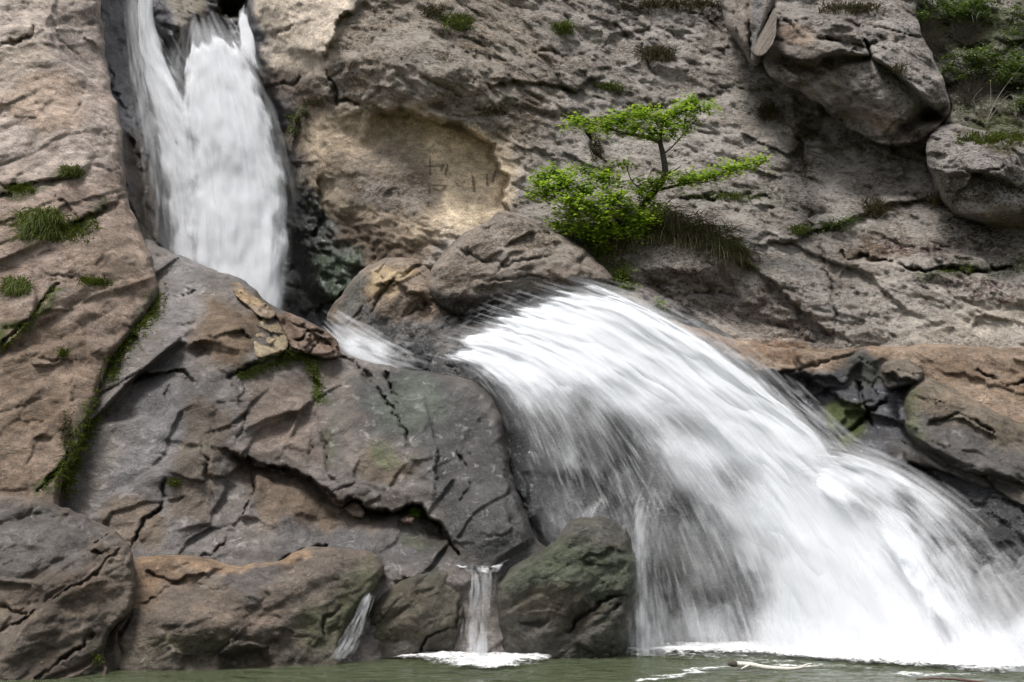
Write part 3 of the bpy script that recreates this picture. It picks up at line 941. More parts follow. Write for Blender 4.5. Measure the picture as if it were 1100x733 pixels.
# ---- mid boulders beside the crest of the cascade -------------------------------------
Rock('mid_boulder', [(465, 300, 19.2), (500, 250, 19.3), (560, 240, 19.2), (560, 290, 18.6), (480, 335, 18.9), (560, 325, 18.9), (650, 300, 18.8), (620, 260, 19.0)],
     ops=[('region', [(440, 325), (480, 318), (560, 312), (640, 300), (680, 340), (440, 360)], 0.45, 14), ('crack', [(490, 270), (540, 285), (600, 275)], 3, 0.12), ('ledge', [(640, 300), (560, 302), (500, 312)], -0.15, 24),
          ('ledge', [(505, 255), (545, 268), (600, 262)], -0.12, 22), ('crack', [(520, 300), (570, 296), (612, 300)], 3, 0.12)],
     rough=dict(big=(0.12, 1.3), mid=(0.05, 3.2), fin=(0.02, 9), facet=(0.2, 1.3), tilt=-12), seed=7)
o = build_rock('mid_boulder', 'boulder', [(458, 304), (470, 278), (492, 255), (520, 240), (538, 226), (560, 232), (585, 245), (612, 256), (640, 280), (660, 302), (640, 312), (605, 316), (570, 326), (545, 338), (500, 342), (478, 338), (466, 324)],
               step=1.7, roll=(11, 0.5), thick=1.2, base=(114, 101, 88), aux=(0, 0.35, 0), paints=[
    G(blob=(500, 325, 50, 14), col=(44, 40, 38), a=0.9, wet=1), G(blob=(560, 318, 60, 10), col=(66, 52, 42), a=0.8, wet=0.8), G(blob=(560, 262, 50, 14), col=(150, 134, 116), a=0.6, pit=0.7), G(blob=(620, 300, 30, 8), col=(126, 100, 78), a=0.7)])
tag(o, 'angular brown boulder between the smooth hollow and the crest of the lower cascade', 'boulder')

Rock('tan_ledge', [(365, 320, 19.9), (390, 290, 19.8), (440, 280, 19.7), (470, 300, 19.5), (460, 345, 19.2), (400, 350, 19.5), (430, 315, 19.2)],
     ops=[('crack', [(400, 330), (420, 300), (455, 285)], 4, 0.2), ('ledge', [(398, 305), (425, 300), (455, 318), (470, 340)], 0.22, 18), ('crack', [(435, 338), (465, 325)], 3, 0.15)],
     rough=dict(big=(0.1, 1.4), mid=(0.04, 3.5), facet=(0.13, 2.4), tilt=-25), seed=8)
o = build_rock('tan_ledge', 'rock_ledge', [(352, 345), (366, 318), (382, 295), (400, 283), (428, 276), (452, 280), (468, 296), (472, 322), (500, 345), (560, 340), (560, 385), (480, 400), (430, 395), (390, 380)], step=1.7, roll=(12, 0.4), thick=1.0,
               base=(120, 103, 86), aux=(0.1, 0.25, 0), paints=[
    G(poly=[(396, 292), (430, 282), (440, 292), (415, 312), (398, 310)], col=(184, 160, 122), soft=5), G(poly=[(432, 312), (460, 302), (468, 332), (442, 340)], col=(150, 126, 100), soft=6, pit=0.5),
    G(poly=[(365, 320), (385, 295), (398, 300), (385, 345), (360, 350)], col=(62, 62, 52), wet=0.9, soft=8), G(poly=[(385, 325), (430, 345), (560, 345), (560, 400), (380, 400)], col=(40, 38, 40), wet=1, soft=9)])
tag(o, 'low tan and black wet rock ledge under the hollow, beside the narrow chute', 'rock')

# ---- dark wet rock under the lower cascade ---------------------------------------------
Rock('cascade', [(470, 350, 19.4), (480, 395, 19.0), (640, 330, 19.1), (560, 430, 18.45), (540, 520, 17.85), (600, 600, 17.35), (700, 690, 17.6), (700, 760, 17.5), (830, 700, 17.6), (960, 712, 16.8), (1110, 725, 15.0), (700, 450, 18.2), (800, 560, 17.5),
                 (870, 500, 17.75), (950, 600, 16.7), (1050, 560, 16.5), (1110, 600, 15.9), (1000, 490, 17.6), (1170, 600, 16.1), (780, 390, 18.75), (880, 440, 18.5), (600, 740, 17.3)],
     ops=[('bulge', 720, 560, 40, 35, 0.45, 0), ('bulge', 960, 530, 60, 25, 0.35, 30), ('bulge', 790, 610, 40, 30, 0.25, 0), ('ledge', [(530, 440), (560, 500), (580, 570)], -0.2, 30)],
     rough=dict(big=(0.14, 1.1), mid=(0.06, 3), fin=(0.02, 9), facet=(0.2, 1.9), tilt=50), seed=9)
o = build_rock('cascade', 'rock_face', [(440, 380), (470, 345), (560, 318), (700, 325), (800, 368), (870, 420), (960, 462), (1060, 515), (1200, 580), (1230, 780), (500, 780), (505, 600), (495, 500), (470, 420)], step=2.2, roll=(10, 0.4), thick=1.2,
               base=(38, 38, 40), aux=(1, 0, 0), paints=[G(blob=(690, 620, 90, 60), col=(62, 58, 46), a=0.7), G(blob=(1000, 500, 90, 30), col=(58, 58, 62), a=0.6)])
tag(o, kind='structure')
o.name = 'cascade_rock'

# ---- ledge right of the cascade ----------------------------------------------------------
Rock('ledge', [(700, 350, 18.75), (790, 375, 18.35), (850, 385, 18.2), (960, 378, 18.2), (1060, 380, 18.1), (1200, 390, 17.9), (850, 430, 18.1), (950, 450, 17.7), (900, 490, 17.5), (1000, 500, 17.1), (1100, 470, 17.2), (1200, 580, 16.0), (1060, 560, 16.3)],
     ops=[('crack', [(790, 405), (850, 400), (890, 390), (935, 375)], 3, 0.15), ('crack', [(875, 400), (870, 425), (905, 415)], 3, 0.15), ('ledge', [(780, 400), (850, 398), (905, 408), (930, 380)], 0.22, 24),
          ('crack', [(918, 410), (928, 440), (942, 470)], 4, 0.3), ('crack', [(905, 470), (940, 440), (960, 425)], 4, 0.3), ('ledge', [(1000, 395), (1060, 410), (1120, 430)], 0.1, 20), ('crack', [(1050, 400), (1080, 415), (1110, 412)], 3, 0.2)],
     rough=dict(big=(0.13, 1.2), mid=(0.04, 3), fin=(0.012, 9), facet=(0.26, 1.4), tilt=35), seed=10)
o = build_rock('ledge', 'rock_ledge', [(690, 345), (730, 348), (800, 366), (870, 376), (940, 372), (1000, 370), (1080, 374), (1220, 380), (1220, 640), (1130, 570), (1060, 530), (980, 500), (930, 510), (870, 450), (820, 410), (760, 376)], step=1.8, roll=(9, 0.35), thick=1.2,
               base=(138, 118, 99), aux=(0.1, 0.12, 0), paints=[
    G(poly=[(780, 398), (850, 400), (910, 395), (935, 380), (960, 400), (990, 420), (985, 520), (940, 540), (860, 470)], col=(62, 62, 67), wet=1, pit=0, soft=8),
    G(poly=[(790, 404), (850, 398), (880, 410), (860, 425), (820, 415)], col=(74, 74, 78), wet=0.7, soft=8), G(blob=(905, 455, 26, 22), col=(60, 68, 24), wet=0.5, moss=0.5, a=0.9), G(blob=(925, 400, 22, 16), col=(66, 68, 58), wet=0.7, a=0.8),
    G(poly=[(960, 470), (1050, 500), (1250, 560), (1250, 700), (960, 560)], col=(62, 56, 50), wet=0.9, soft=18), G(blob=(820, 378, 60, 8), col=(116, 88, 66), a=0.6), G(line=[(700, 350), (790, 375)], w=8, col=(120, 90, 68), a=0.7)])
tag(o, 'orange brown rock shelf with black wet flank along the right of the lower cascade', 'rock')

Rock('ledge_boulder', [(975, 440, 17.1), (1000, 410, 17.3), (1060, 430, 16.9), (1120, 470, 16.7), (1030, 480, 16.5), (990, 480, 16.8), (1110, 525, 16.3)],
     ops=[('ledge', [(985, 455), (1010, 448), (1040, 455), (1075, 468)], 0.12, 22), ('crack', [(1000, 455), (1030, 448), (1068, 462)], 3, 0.15), ('region', [(965, 450), (990, 470), (1040, 500), (1000, 520), (965, 500)], 0.3, 16)],
     rough=dict(big=(0.1, 1.2), mid=(0.03, 3), fin=(0.012, 9), facet=(0.2, 1.5), tilt=30), seed=11)
o = build_rock('ledge_boulder', 'boulder', [(972, 430), (980, 414), (996, 406), (1018, 414), (1050, 432), (1090, 452), (1150, 470), (1160, 540), (1100, 522), (1062, 512), (1030, 505), (1005, 490), (985, 480), (973, 460)], step=1.7, roll=(12, 0.5), thick=0.9,
               base=(108, 97, 82), aux=(0.25, 0.1, 0), paints=[G(poly=[(970, 450), (1000, 440), (1040, 460), (1080, 480), (1160, 500), (1160, 560), (980, 520)], col=(66, 62, 60), wet=0.9, soft=10), G(line=[(974, 430), (982, 470)], w=8, col=(74, 82, 44), a=0.7), G(blob=(1040, 430, 40, 10), col=(122, 104, 84), a=0.6)])
tag(o, 'smooth grey brown boulder on the orange shelf at right, wet and dark underneath', 'boulder')
Rock('ledge_block', [(945, 400, 17.55), (985, 392, 17.6), (950, 415, 17.4), (985, 412, 17.4)], ops=[('ledge', [(995, 408), (970, 407), (945, 402)], -0.25, 12)], rough=dict(big=(0.05, 1.4), mid=(0.02, 4), facet=(0.12, 2)), seed=12)
o = build_rock('ledge_block', 'stone', [(945, 398), (952, 388), (975, 386), (992, 398), (990, 408), (975, 416), (955, 418), (947, 412)], step=1.4, roll=(6, 0.25), thick=0.6, base=(104, 94, 82), aux=(0.2, 0.1, 0), paints=[G(poly=[(940, 404), (995, 408), (995, 425), (940, 425)], col=(34, 30, 28), wet=0.8, soft=3, warp=4)])  # near-black paint on the lower half stands in for shade under the block
tag(o, 'small flat topped block perched on the orange shelf with its lower half coloured black like a shaded gap', 'stone')

# ---- grey slope left of centre -------------------------------------------------------------
Rock('slope', [(160, 265, 19.4), (200, 285, 19.0), (300, 340, 18.6), (370, 375, 18.4), (430, 400, 18.1), (530, 420, 17.5), (300, 450, 17.3), (220, 350, 17.9), (150, 400, 17.5), (120, 520, 16.6), (200, 520, 16.6), (400, 470, 17.2), (480, 500, 16.9),
               (560, 560, 16.7), (580, 610, 16.6), (300, 600, 15.9), (450, 600, 16.3), (200, 620, 15.7), (300, 720, 15.2), (500, 720, 16.1), (60, 620, 15.7), (270, 380, 17.6)],
     ops=[('ledge', [(225, 478), (262, 495), (300, 505), (335, 516), (362, 535), (400, 548), (445, 543), (470, 560), (498, 600)], 0.55, 38),
          ('crack', [(240, 485), (262, 495), (300, 503), (335, 517), (362, 535), (400, 549), (445, 545), (470, 562), (495, 598)], 4.5, 0.45),
          ('ledge', [(255, 560), (268, 530), (276, 505)], -0.25, 25), ('crack', [(272, 505), (268, 545), (240, 585), (215, 600)], 3.5, 0.28),
          ('ledge', [(140, 408), (165, 402), (200, 402), (212, 408)], 0.18, 14), ('crack', [(132, 415), (165, 402), (195, 400), (205, 405)], 3.0, 0.28),
          ('ledge', [(350, 372), (310, 385), (270, 396), (245, 408)], -0.15, 14), ('crack', [(245, 404), (270, 392), (300, 385), (318, 378)], 3.5, 0.3),
          ('bulge', 250, 355, 40, 34, 0.35, 10), ('ledge', [(200, 372), (230, 360), (262, 355), (275, 365)], 0.16, 40),
          ('crack', [(338, 395), (340, 450), (352, 500), (368, 528)], 2.5, 0.16), ('crack', [(405, 420), (425, 450), (440, 480)], 3.2, 0.22), ('crack', [(260, 415), (262, 450), (250, 480)], 2.5, 0.14),
          ('crack', [(340, 440), (330, 480), (335, 515)], 2.0, 0.1), ('crack', [(390, 380), (410, 400), (425, 425)], 3.0, 0.2), ('crack', [(355, 378), (385, 392), (400, 415)], 3, 0.22),
          ('crack', [(140, 590), (155, 560), (172, 545), (180, 520)], 3.5, 0.3), ('crack', [(300, 600), (330, 590), (352, 585)], 3.5, 0.2), ('crack', [(490, 480), (505, 520), (495, 545)], 2.5, 0.1),
          ('bulge', 300, 575, 60, 26, -0.1, 0), ('ledge', [(240, 440), (225, 500), (235, 560)], 0.12, 40), ('bulge', 200, 470, 30, 60, 0.12, 0),
          ('bulge', 530, 560, 40, 50, 0.3, -15), ('ledge', [(455, 420), (470, 480), (470, 545)], -0.1, 50)],
     rough=dict(big=(0.13, 0.9), mid=(0.026, 2.2), fin=(0.006, 8), facet=(0.26, 0.8), ridge=(0.025, 2.0), rug=(0.016, 2.6), tilt=-35, stretch=1.8), seed=13)
slope = build_rock('slope', 'rock_slope', [(150, 262), (172, 266), (200, 277), (232, 290), (262, 302), (296, 330), (330, 345), (362, 366), (372, 380), (430, 396), (478, 402), (505, 408), (526, 425), (538, 450), (546, 490), (560, 540), (578, 580), (600, 600), (620, 640), (600, 780), (-60, 780), (-60, 560), (40, 500), (90, 420), (135, 340)],
                   step=1.7, roll=(10, 0.4), thick=1.2, base=(104, 97, 92), aux=(0.8, 0.03, 0), paints=[
    G(poly=[(215, 320), (270, 325), (278, 365), (250, 400), (215, 380)], col=(106, 91, 76), wet=0.1, soft=12),
    G(poly=[(240, 345), (275, 350), (262, 395), (225, 395)], col=(98, 82, 66), soft=14, a=0.7),
    G(poly=[(262, 400), (330, 400), (350, 500), (270, 495)], col=(118, 105, 96), soft=16, wet=0.3), G(poly=[(345, 400), (395, 390), (410, 440), (370, 490)], col=(112, 100, 90), soft=14, a=0.8),
    G(poly=[(430, 395), (520, 410), (550, 500), (590, 610), (490, 600), (460, 520)], col=(54, 53, 53), wet=1.0, soft=16), G(poly=[(370, 400), (460, 400), (470, 480), (400, 470)], col=(72, 74, 73), soft=14, wet=0.6), G(blob=(440, 440, 40, 30), col=(68, 80, 62), a=0.5), G(blob=(410, 500, 34, 22), col=(100, 84, 66), a=0.7, wet=0.2), G(blob=(415, 490, 14, 12), col=(78, 88, 56), a=0.6),
    G(poly=[(120, 430), (240, 400), (250, 480), (220, 600), (120, 600)], col=(102, 98, 97), soft=16, wet=0.5), G(line=[(200, 280), (190, 380), (160, 480), (110, 560)], w=22, col=(120, 119, 122), a=0.45, soft=16), G(line=[(225, 450), (205, 540)], w=30, col=(98, 84, 70), a=0.7, soft=16, wet=0.1),
    G(blob=(140, 560, 40, 30), col=(108, 92, 74), a=0.7, wet=0.1), G(poly=[(255, 505), (330, 520), (400, 560), (380, 580), (280, 570)], col=(106, 90, 75), soft=10, a=0.85, wet=0.1), G(poly=[(300, 570), (470, 570), (500, 610), (300, 610)], col=(88, 85, 85), soft=10, wet=0.7), G(blob=(445, 580, 24, 10), col=(72, 78, 52), a=0.7), G(blob=(215, 500, 20, 40), col=(96, 90, 80), a=0.5),
    G(line=[(240, 485), (300, 504), (362, 535), (400, 549), (445, 545), (495, 598)], w=9, col=(58, 46, 34), a=0.75, soft=6, moss=0.15), G(line=[(250, 404), (300, 388), (345, 375)], w=9, col=(62, 56, 34), a=0.8, soft=5, moss=0.75), G(line=[(320, 372), (340, 398), (343, 440)], w=7, col=(58, 54, 32), a=0.8, soft=5, moss=0.85), G(line=[(350, 460), (355, 500)], w=5, col=(76, 74, 48), a=0.7, soft=5, moss=0.4), G(blob=(480, 585, 26, 20), col=(44, 42, 36), a=0.7, wet=0.8)])
tag(slope, kind='structure')

# broken ridge stones on top of the slope
def ridge_stone(key, outline, ctrl, base, label, paints=(), rough=None, seed=20, roll=(3.5, 0.16), aux=(0, 0.15, 0), ops=(), name='stone', cat='stone', thick=0.6, step=1.3, wob=1.0):
    Rock(key, ctrl, ops=ops, rough=rough or dict(big=(0.05, 1.6), mid=(0.03, 4), fin=(0.012, 10), facet=(0.22, 2.2), tilt=20), seed=seed)
    q = build_rock(key, name, outline, step=step, roll=roll, thick=thick, base=base, aux=aux, paints=paints, wob=wob, smooth_outline=False)
    tag(q, label, cat)
    return q


def onslope(pts, lift):
    return [(x, y, float(ROCKS['slope'].depth(x, y, None, False)[0]) - lift) for x, y in pts]


ridge_stone('ochre_chunk', [(274, 352), (284, 340), (302, 346), (312, 364), (308, 376), (296, 380), (276, 386), (271, 372)], onslope([(275, 350), (310, 365), (275, 384), (305, 378), (290, 344)], 0.07), (158, 142, 114),
            'pale yellow broken chunk of rock on the grey slope above the mossy crack', seed=21, roll=(2.2, 0.07), ops=[('crack', [(280, 368), (298, 362), (308, 370)], 2, 0.06)])
ridge_stone('ridge_slab', [(246, 304), (258, 304), (270, 316), (288, 328), (298, 338), (290, 344), (276, 338), (262, 326), (250, 314)], onslope([(248, 306), (296, 338), (262, 324), (280, 325)], 0.06), (136, 118, 99),
            'cracked orange tan slab along the ridge next to the upper fall', seed=22, roll=(2.2, 0.07), ops=[('crack', [(262, 320), (266, 308)], 2.5, 0.15), ('crack', [(280, 336), (288, 328)], 2, 0.1)], paints=[G(blob=(270, 318, 18, 8), col=(190, 162, 122), a=0.6)])
ridge_stone('ridge_rubble', [(296, 338), (310, 336), (330, 346), (352, 356), (364, 368), (366, 384), (350, 386), (330, 380), (314, 378), (306, 360)], onslope([(300, 340), (362, 370), (310, 375), (350, 384), (335, 365)], 0.14), (112, 92, 78),
            'jagged brown rubble at the end of the ridge above the chute', seed=23, rough=dict(big=(0.06, 1.6), mid=(0.05, 4), fin=(0.02, 10), facet=(0.32, 3.4), tilt=30), ops=[('ledge', [(360, 366), (340, 364), (322, 372)], -0.15, 10), ('crack', [(312, 362), (332, 356), (350, 358)], 2.5, 0.2), ('crack', [(330, 380), (345, 366)], 2.5, 0.2)])
# small stones wedged in the undercut crack
for k, (ol, c0, lab) in enumerate([
    ([(352, 534), (364, 530), (376, 532), (384, 534), (374, 540), (368, 546), (358, 542)], (16.95,), 'flat brown stone wedged uppermost in the long dark crack'),
    ([(370, 546), (378, 538), (386, 540), (393, 550), (390, 557), (380, 556)], (16.8,), 'rounded brown stone wedged in the long dark crack below the flat one'),
    ([(428, 559), (436, 554), (446, 556), (444, 564), (434, 563)], (16.75,), 'small pinkish stone at the lower end of the long dark crack')]):
    cx, cy = np.mean(ol, 0)
    ridge_stone('wedge%d' % k, ol, [(cx - 8, cy - 6, c0[0] + .03), (cx + 8, cy - 6, c0[0]), (cx, cy + 7, c0[0] - .06), (cx, cy, c0[0] - 0.1)], [(104, 86, 70), (112, 94, 76), (120, 98, 84)][k], lab, seed=30 + k, roll=(4, 0.12), thick=0.25, step=1.0, wob=0.5,
                rough=dict(big=(0.02, 2), mid=(0.015, 5), fin=(0.006, 12), facet=(0.05, 4)))

# ---- tan dome at the left --------------------------------------------------------------------
Rock('dome', [(-120, -80, 20.2), (100, -60, 21.0), (0, 0, 19.6), (60, 60, 19.7), (110, 60, 20.3), (90, 150, 19.0), (150, 160, 19.7), (30, 150, 18.7), (140, 250, 18.7), (60, 300, 17.5), (165, 300, 18.4), (120, 380, 17.4), (0, 500, 15.9), (80, 500, 16.2), (-120, 300, 17.4), (-120, 560, 15.5), (20, 560, 15.6)],
     ops=[('ledge', [(-40, 225), (20, 196), (50, 190), (80, 185), (105, 168)], 0.14, 20), ('crack', [(0, 200), (40, 194), (75, 186), (92, 178)], 3, 0.2), ('ledge', [(30, 245), (70, 242), (100, 228), (135, 215)], 0.14, 18), ('crack', [(60, 250), (100, 230), (140, 212)], 2.5, 0.16),
          ('crack', [(-10, 375), (15, 360), (40, 335), (62, 305)], 3, 0.18), ('crack', [(0, 50), (25, 42), (40, 30)], 2.5, 0.15), ('crack', [(50, 20), (70, 50), (95, 70)], 2.0, 0.08), ('crack', [(65, 140), (85, 112), (90, 100)], 2, 0.08), ('crack', [(-10, 450), (30, 430), (48, 425)], 2, 0.08),
          ('ledge', [(88, -60), (60, 0), (50, 30), (75, 70), (108, 90)], -0.12, 40), ('crack', [(44, 530), (70, 500), (75, 480)], 4, 0.25), ('bulge', 60, 120, 60, 45, 0.15, -20), ('bulge', 110, 300, 40, 60, 0.15, 0), ('crack', [(0, 285), (40, 290), (90, 300), (120, 306)], 2, 0.08), ('crack', [(40, 385), (72, 388)], 2, 0.08)],
     rough=dict(big=(0.12, 0.9), mid=(0.04, 2.6), fin=(0.012, 9), facet=(0.2, 0.85), ridge=(0.03, 2.2), rug=(0.026, 2.4), tilt=-38, stretch=1.9), seed=14)
dome = build_rock('dome', 'rock_dome', [(-170, -110), (108, -110), (108, -20), (111, 30), (118, 85), (130, 130), (133, 165), (139, 215), (155, 258), (166, 290), (170, 318), (150, 345), (140, 362), (120, 385), (105, 430), (84, 480), (64, 530), (60, 580), (40, 640), (-170, 640)],
                  step=1.7, roll=(9, 0.4), thick=1.5, base=(150, 131, 118), aux=(0.05, 0.2, 0), paints=[
    G(poly=[(-170, -110), (110, -110), (120, 100), (145, 190), (60, 180), (-170, 230)], col=(192, 177, 167), pit=0.22, soft=26), G(blob=(50, 110, 50, 30), col=(168, 142, 118), a=0.6, pit=0.1), G(blob=(90, 40, 30, 50), col=(128, 118, 112), a=0.6), G(blob=(20, 60, 34, 30), col=(176, 162, 146), a=0.7),
    G(poly=[(-170, 330), (60, 340), (130, 380), (60, 560), (-170, 600)], col=(128, 110, 94), pit=0.08, soft=34), G(blob=(140, 180, 18, 40), col=(92, 74, 60), a=0.6), G(blob=(125, 290, 40, 50), col=(138, 122, 106), a=0.6, pit=0.05),
    G(blob=(40, 450, 60, 60), col=(126, 108, 92), a=0.5, stretch=(0.07, 0.012)), G(blob=(100, 340, 70, 80), col=(112, 92, 74), a=0.5, stretch=(0.09, 0.012)),
    G(line=[(168, 318), (140, 362), (118, 395), (92, 455), (66, 530)], w=8, col=(62, 54, 36), a=0.75, soft=8, moss=0.55), G(line=[(0, 374), (40, 335), (60, 308)], w=5, col=(56, 56, 30), a=0.7, soft=5, moss=0.8), G(line=[(44, 528), (70, 498)], w=6, col=(52, 48, 28), a=0.7, soft=5, moss=0.7), G(line=[(0, 208), (40, 194), (90, 180)], w=7, col=(56, 54, 34), a=0.6, soft=5, moss=0.7), G(line=[(30, 245), (70, 245), (110, 225)], w=9, col=(54, 54, 30), a=0.6, soft=6, moss=0.8)])
tag(dome, kind='structure')

# dark flank of the slot beside the dome
Rock('flank', [(110, -60, 21.9), (120, 60, 21.4), (160, 60, 22.0), (130, 180, 20.4), (165, 200, 20.8), (160, 270, 19.9), (175, 280, 20.2)], ops=[('crack', [(112, 60), (135, 130), (165, 145)], 3, 0.15), ('region', [(132, 135), (150, 150), (166, 200), (168, 280), (150, 260)], 0.3, 12)],
     rough=dict(big=(0.1, 1.1), mid=(0.03, 3), facet=(0.12, 1.4), tilt=70, stretch=2), seed=15)
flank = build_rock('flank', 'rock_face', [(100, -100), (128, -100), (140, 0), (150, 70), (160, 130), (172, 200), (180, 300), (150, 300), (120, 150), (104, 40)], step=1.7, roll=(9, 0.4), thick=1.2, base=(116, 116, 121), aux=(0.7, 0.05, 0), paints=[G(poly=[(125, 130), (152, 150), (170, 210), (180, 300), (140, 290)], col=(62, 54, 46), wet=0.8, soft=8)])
tag(flank, kind='structure')
flank.name = 'slot_wall'

# ---- boulders along the pool ---------------------------------------------------------------------
Rock('left_boulder', [(-120, 520, 15.3), (30, 533, 15.1), (100, 555, 15.0), (140, 600, 14.7), (-120, 740, 13.6), (100, 720, 14.0), (60, 640, 14.1), (140, 650, 14.5), (20, 590, 14.4)],
     ops=[('ledge', [(138, 588), (100, 612), (60, 640), (0, 678), (-40, 690)], 0.12, 26), ('crack', [(132, 592), (100, 614), (62, 640), (20, 668), (-30, 690)], 2.8, 0.16), ('crack', [(40, 660), (-10, 650)], 3, 0.1), ('crack', [(40, 728), (80, 700), (105, 680)], 3.5, 0.2), ('ledge', [(95, 582), (120, 575), (138, 570)], 0.1, 18), ('crack', [(90, 592), (110, 596)], 3, 0.15), ('bulge', 50, 590, 50, 26, 0.12, 10), ('crack', [(0, 610), (20, 600)], 2, 0.05)],
     rough=dict(big=(0.10, 1.0), mid=(0.03, 2.8), fin=(0.008, 9), facet=(0.16, 0.9), ridge=(0.03, 2), tilt=-28, stretch=1.9), seed=16)
o = build_rock('left_boulder', 'boulder', [(-170, 520), (-40, 525), (28, 533), (70, 545), (104, 560), (124, 572), (141, 590), (146, 620), (143, 650), (122, 676), (112, 700), (114, 745), (60, 790), (-170, 790)], step=1.6, roll=(7, 0.22), thick=1.4, base=(98, 86, 74), aux=(0.45, 0.05, 0), paints=[
    G(poly=[(-170, 520), (60, 540), (118, 575), (80, 605), (0, 620), (-170, 640)], col=(84, 79, 76), wet=0.6, soft=14), G(blob=(20, 640, 60, 18), col=(92, 78, 66), a=0.7), G(blob=(100, 630, 34, 20), col=(116, 98, 82), a=0.7), G(poly=[(-170, 700), (160, 690), (160, 760), (-170, 760)], col=(78, 66, 52), wet=0.7, soft=12), G(blob=(30, 655, 60, 4), col=(130, 112, 90), a=0.5), G(blob=(108, 712, 10, 24), col=(50, 48, 28), a=0.7, moss=0.4)])
tag(o, 'large brown boulder at the lower left corner, split by diagonal cracks', 'boulder')

Rock('low_rock', [(115, 700, 14.5), (150, 610, 15.2), (250, 602, 15.4), (340, 590, 15.6), (420, 590, 15.9), (490, 612, 16.1), (400, 650, 15.4), (250, 650, 14.8), (130, 740, 14.3), (370, 730, 15.2), (250, 730, 14.6), (180, 660, 14.6)],
     ops=[('bulge', 230, 670, 80, 30, 0.2, 0), ('ledge', [(150, 612), (190, 622), (230, 612), (245, 606)], 0.1, 18), ('crack', [(148, 650), (172, 640), (200, 622)], 2.5, 0.08), ('crack', [(128, 725), (130, 690), (140, 660)], 3, 0.25), ('bulge', 330, 620, 40, 20, 0.15, -10), ('ledge', [(300, 690), (250, 690), (225, 712)], 0.12, 16), ('region', [(230, 700), (290, 688), (300, 720), (240, 730)], 0.15, 12), ('crack', [(366, 650), (350, 660), (345, 700)], 3, 0.1)],
     rough=dict(big=(0.12, 1.1), mid=(0.04, 3.0), fin=(0.012, 9), facet=(0.15, 1.0), ridge=(0.03, 2.2), rug=(0.035, 2.4), tilt=-15, stretch=1.6), seed=17)
o = build_rock('low_rock', 'boulder', [(98, 715), (100, 690), (118, 670), (134, 652), (132, 630), (132, 604), (160, 598), (200, 597), (245, 606), (270, 606), (300, 602), (330, 588), (380, 590), (408, 596), (412, 615), (398, 640), (376, 664), (366, 700), (362, 780), (120, 780)], step=1.6, roll=(8, 0.26), thick=1.3, base=(98, 86, 75), aux=(0.45, 0.06, 0), paints=[
    G(poly=[(140, 600), (200, 600), (205, 620), (160, 650), (142, 650)], col=(112, 90, 68), soft=10), G(line=[(160, 600), (250, 606), (300, 604), (330, 592)], w=8, col=(150, 122, 94), a=0.7, soft=6), G(blob=(270, 622, 30, 14), col=(84, 82, 82), a=0.6, wet=0.5), G(blob=(360, 610, 40, 16), col=(94, 84, 76), a=0.6), G(poly=[(330, 660), (400, 600), (420, 640), (370, 720), (310, 720)], col=(74, 78, 46), soft=18, a=0.8, moss=0.3, wet=0.5), G(poly=[(100, 695), (400, 690), (400, 780), (100, 780)], col=(78, 70, 54), soft=12, wet=0.7, a=0.8), G(blob=(210, 690, 60, 10), col=(90, 88, 60), a=0.5), G(blob=(250, 660, 60, 20), col=(122, 104, 88), a=0.4)])
tag(o, 'long low brown rock lining the pool between the cracked corner boulder and the dark trickle', 'boulder')

MOSSR = dict(big=(0.08, 1.4), mid=(0.03, 3.4), fin=(0.012, 10), facet=(0.05, 1.8), tilt=-30)
Rock('small_mossy', [(390, 700, 15.8), (415, 632, 15.95), (460, 607, 16.15), (500, 620, 16.2), (440, 650, 15.75), (490, 710, 16.1), (430, 740, 15.8)], ops=[('crack', [(438, 705), (460, 685), (490, 668), (502, 640)], 2.5, 0.18), ('region', [(440, 712), (462, 686), (500, 665), (500, 720)], 0.08, 8), ('crack', [(435, 640), (450, 620), (458, 612)], 2, 0.06)], rough=MOSSR, seed=18)
o = build_rock('small_mossy', 'boulder', [(384, 720), (388, 690), (396, 655), (416, 630), (445, 612), (465, 605), (484, 604), (502, 612), (507, 630), (502, 660), (496, 720), (496, 780), (384, 780)], step=1.5, roll=(14, 0.45), thick=0.9, base=(76, 71, 58), aux=(0.5, 0.05, 0.1), paints=[
    G(blob=(480, 615, 30, 10), col=(66, 68, 62), a=0.7, wet=0.7), G(blob=(430, 660, 40, 40), col=(80, 72, 54), a=0.6), G(blob=(400, 690, 20, 40), col=(66, 68, 42), a=0.6, moss=0.3), G(poly=[(380, 690), (510, 685), (510, 780), (380, 780)], col=(56, 50, 38), a=0.8, wet=0.9, soft=10)])
tag(o, 'rounded olive brown boulder left of the small spill of water at the pool', 'boulder')

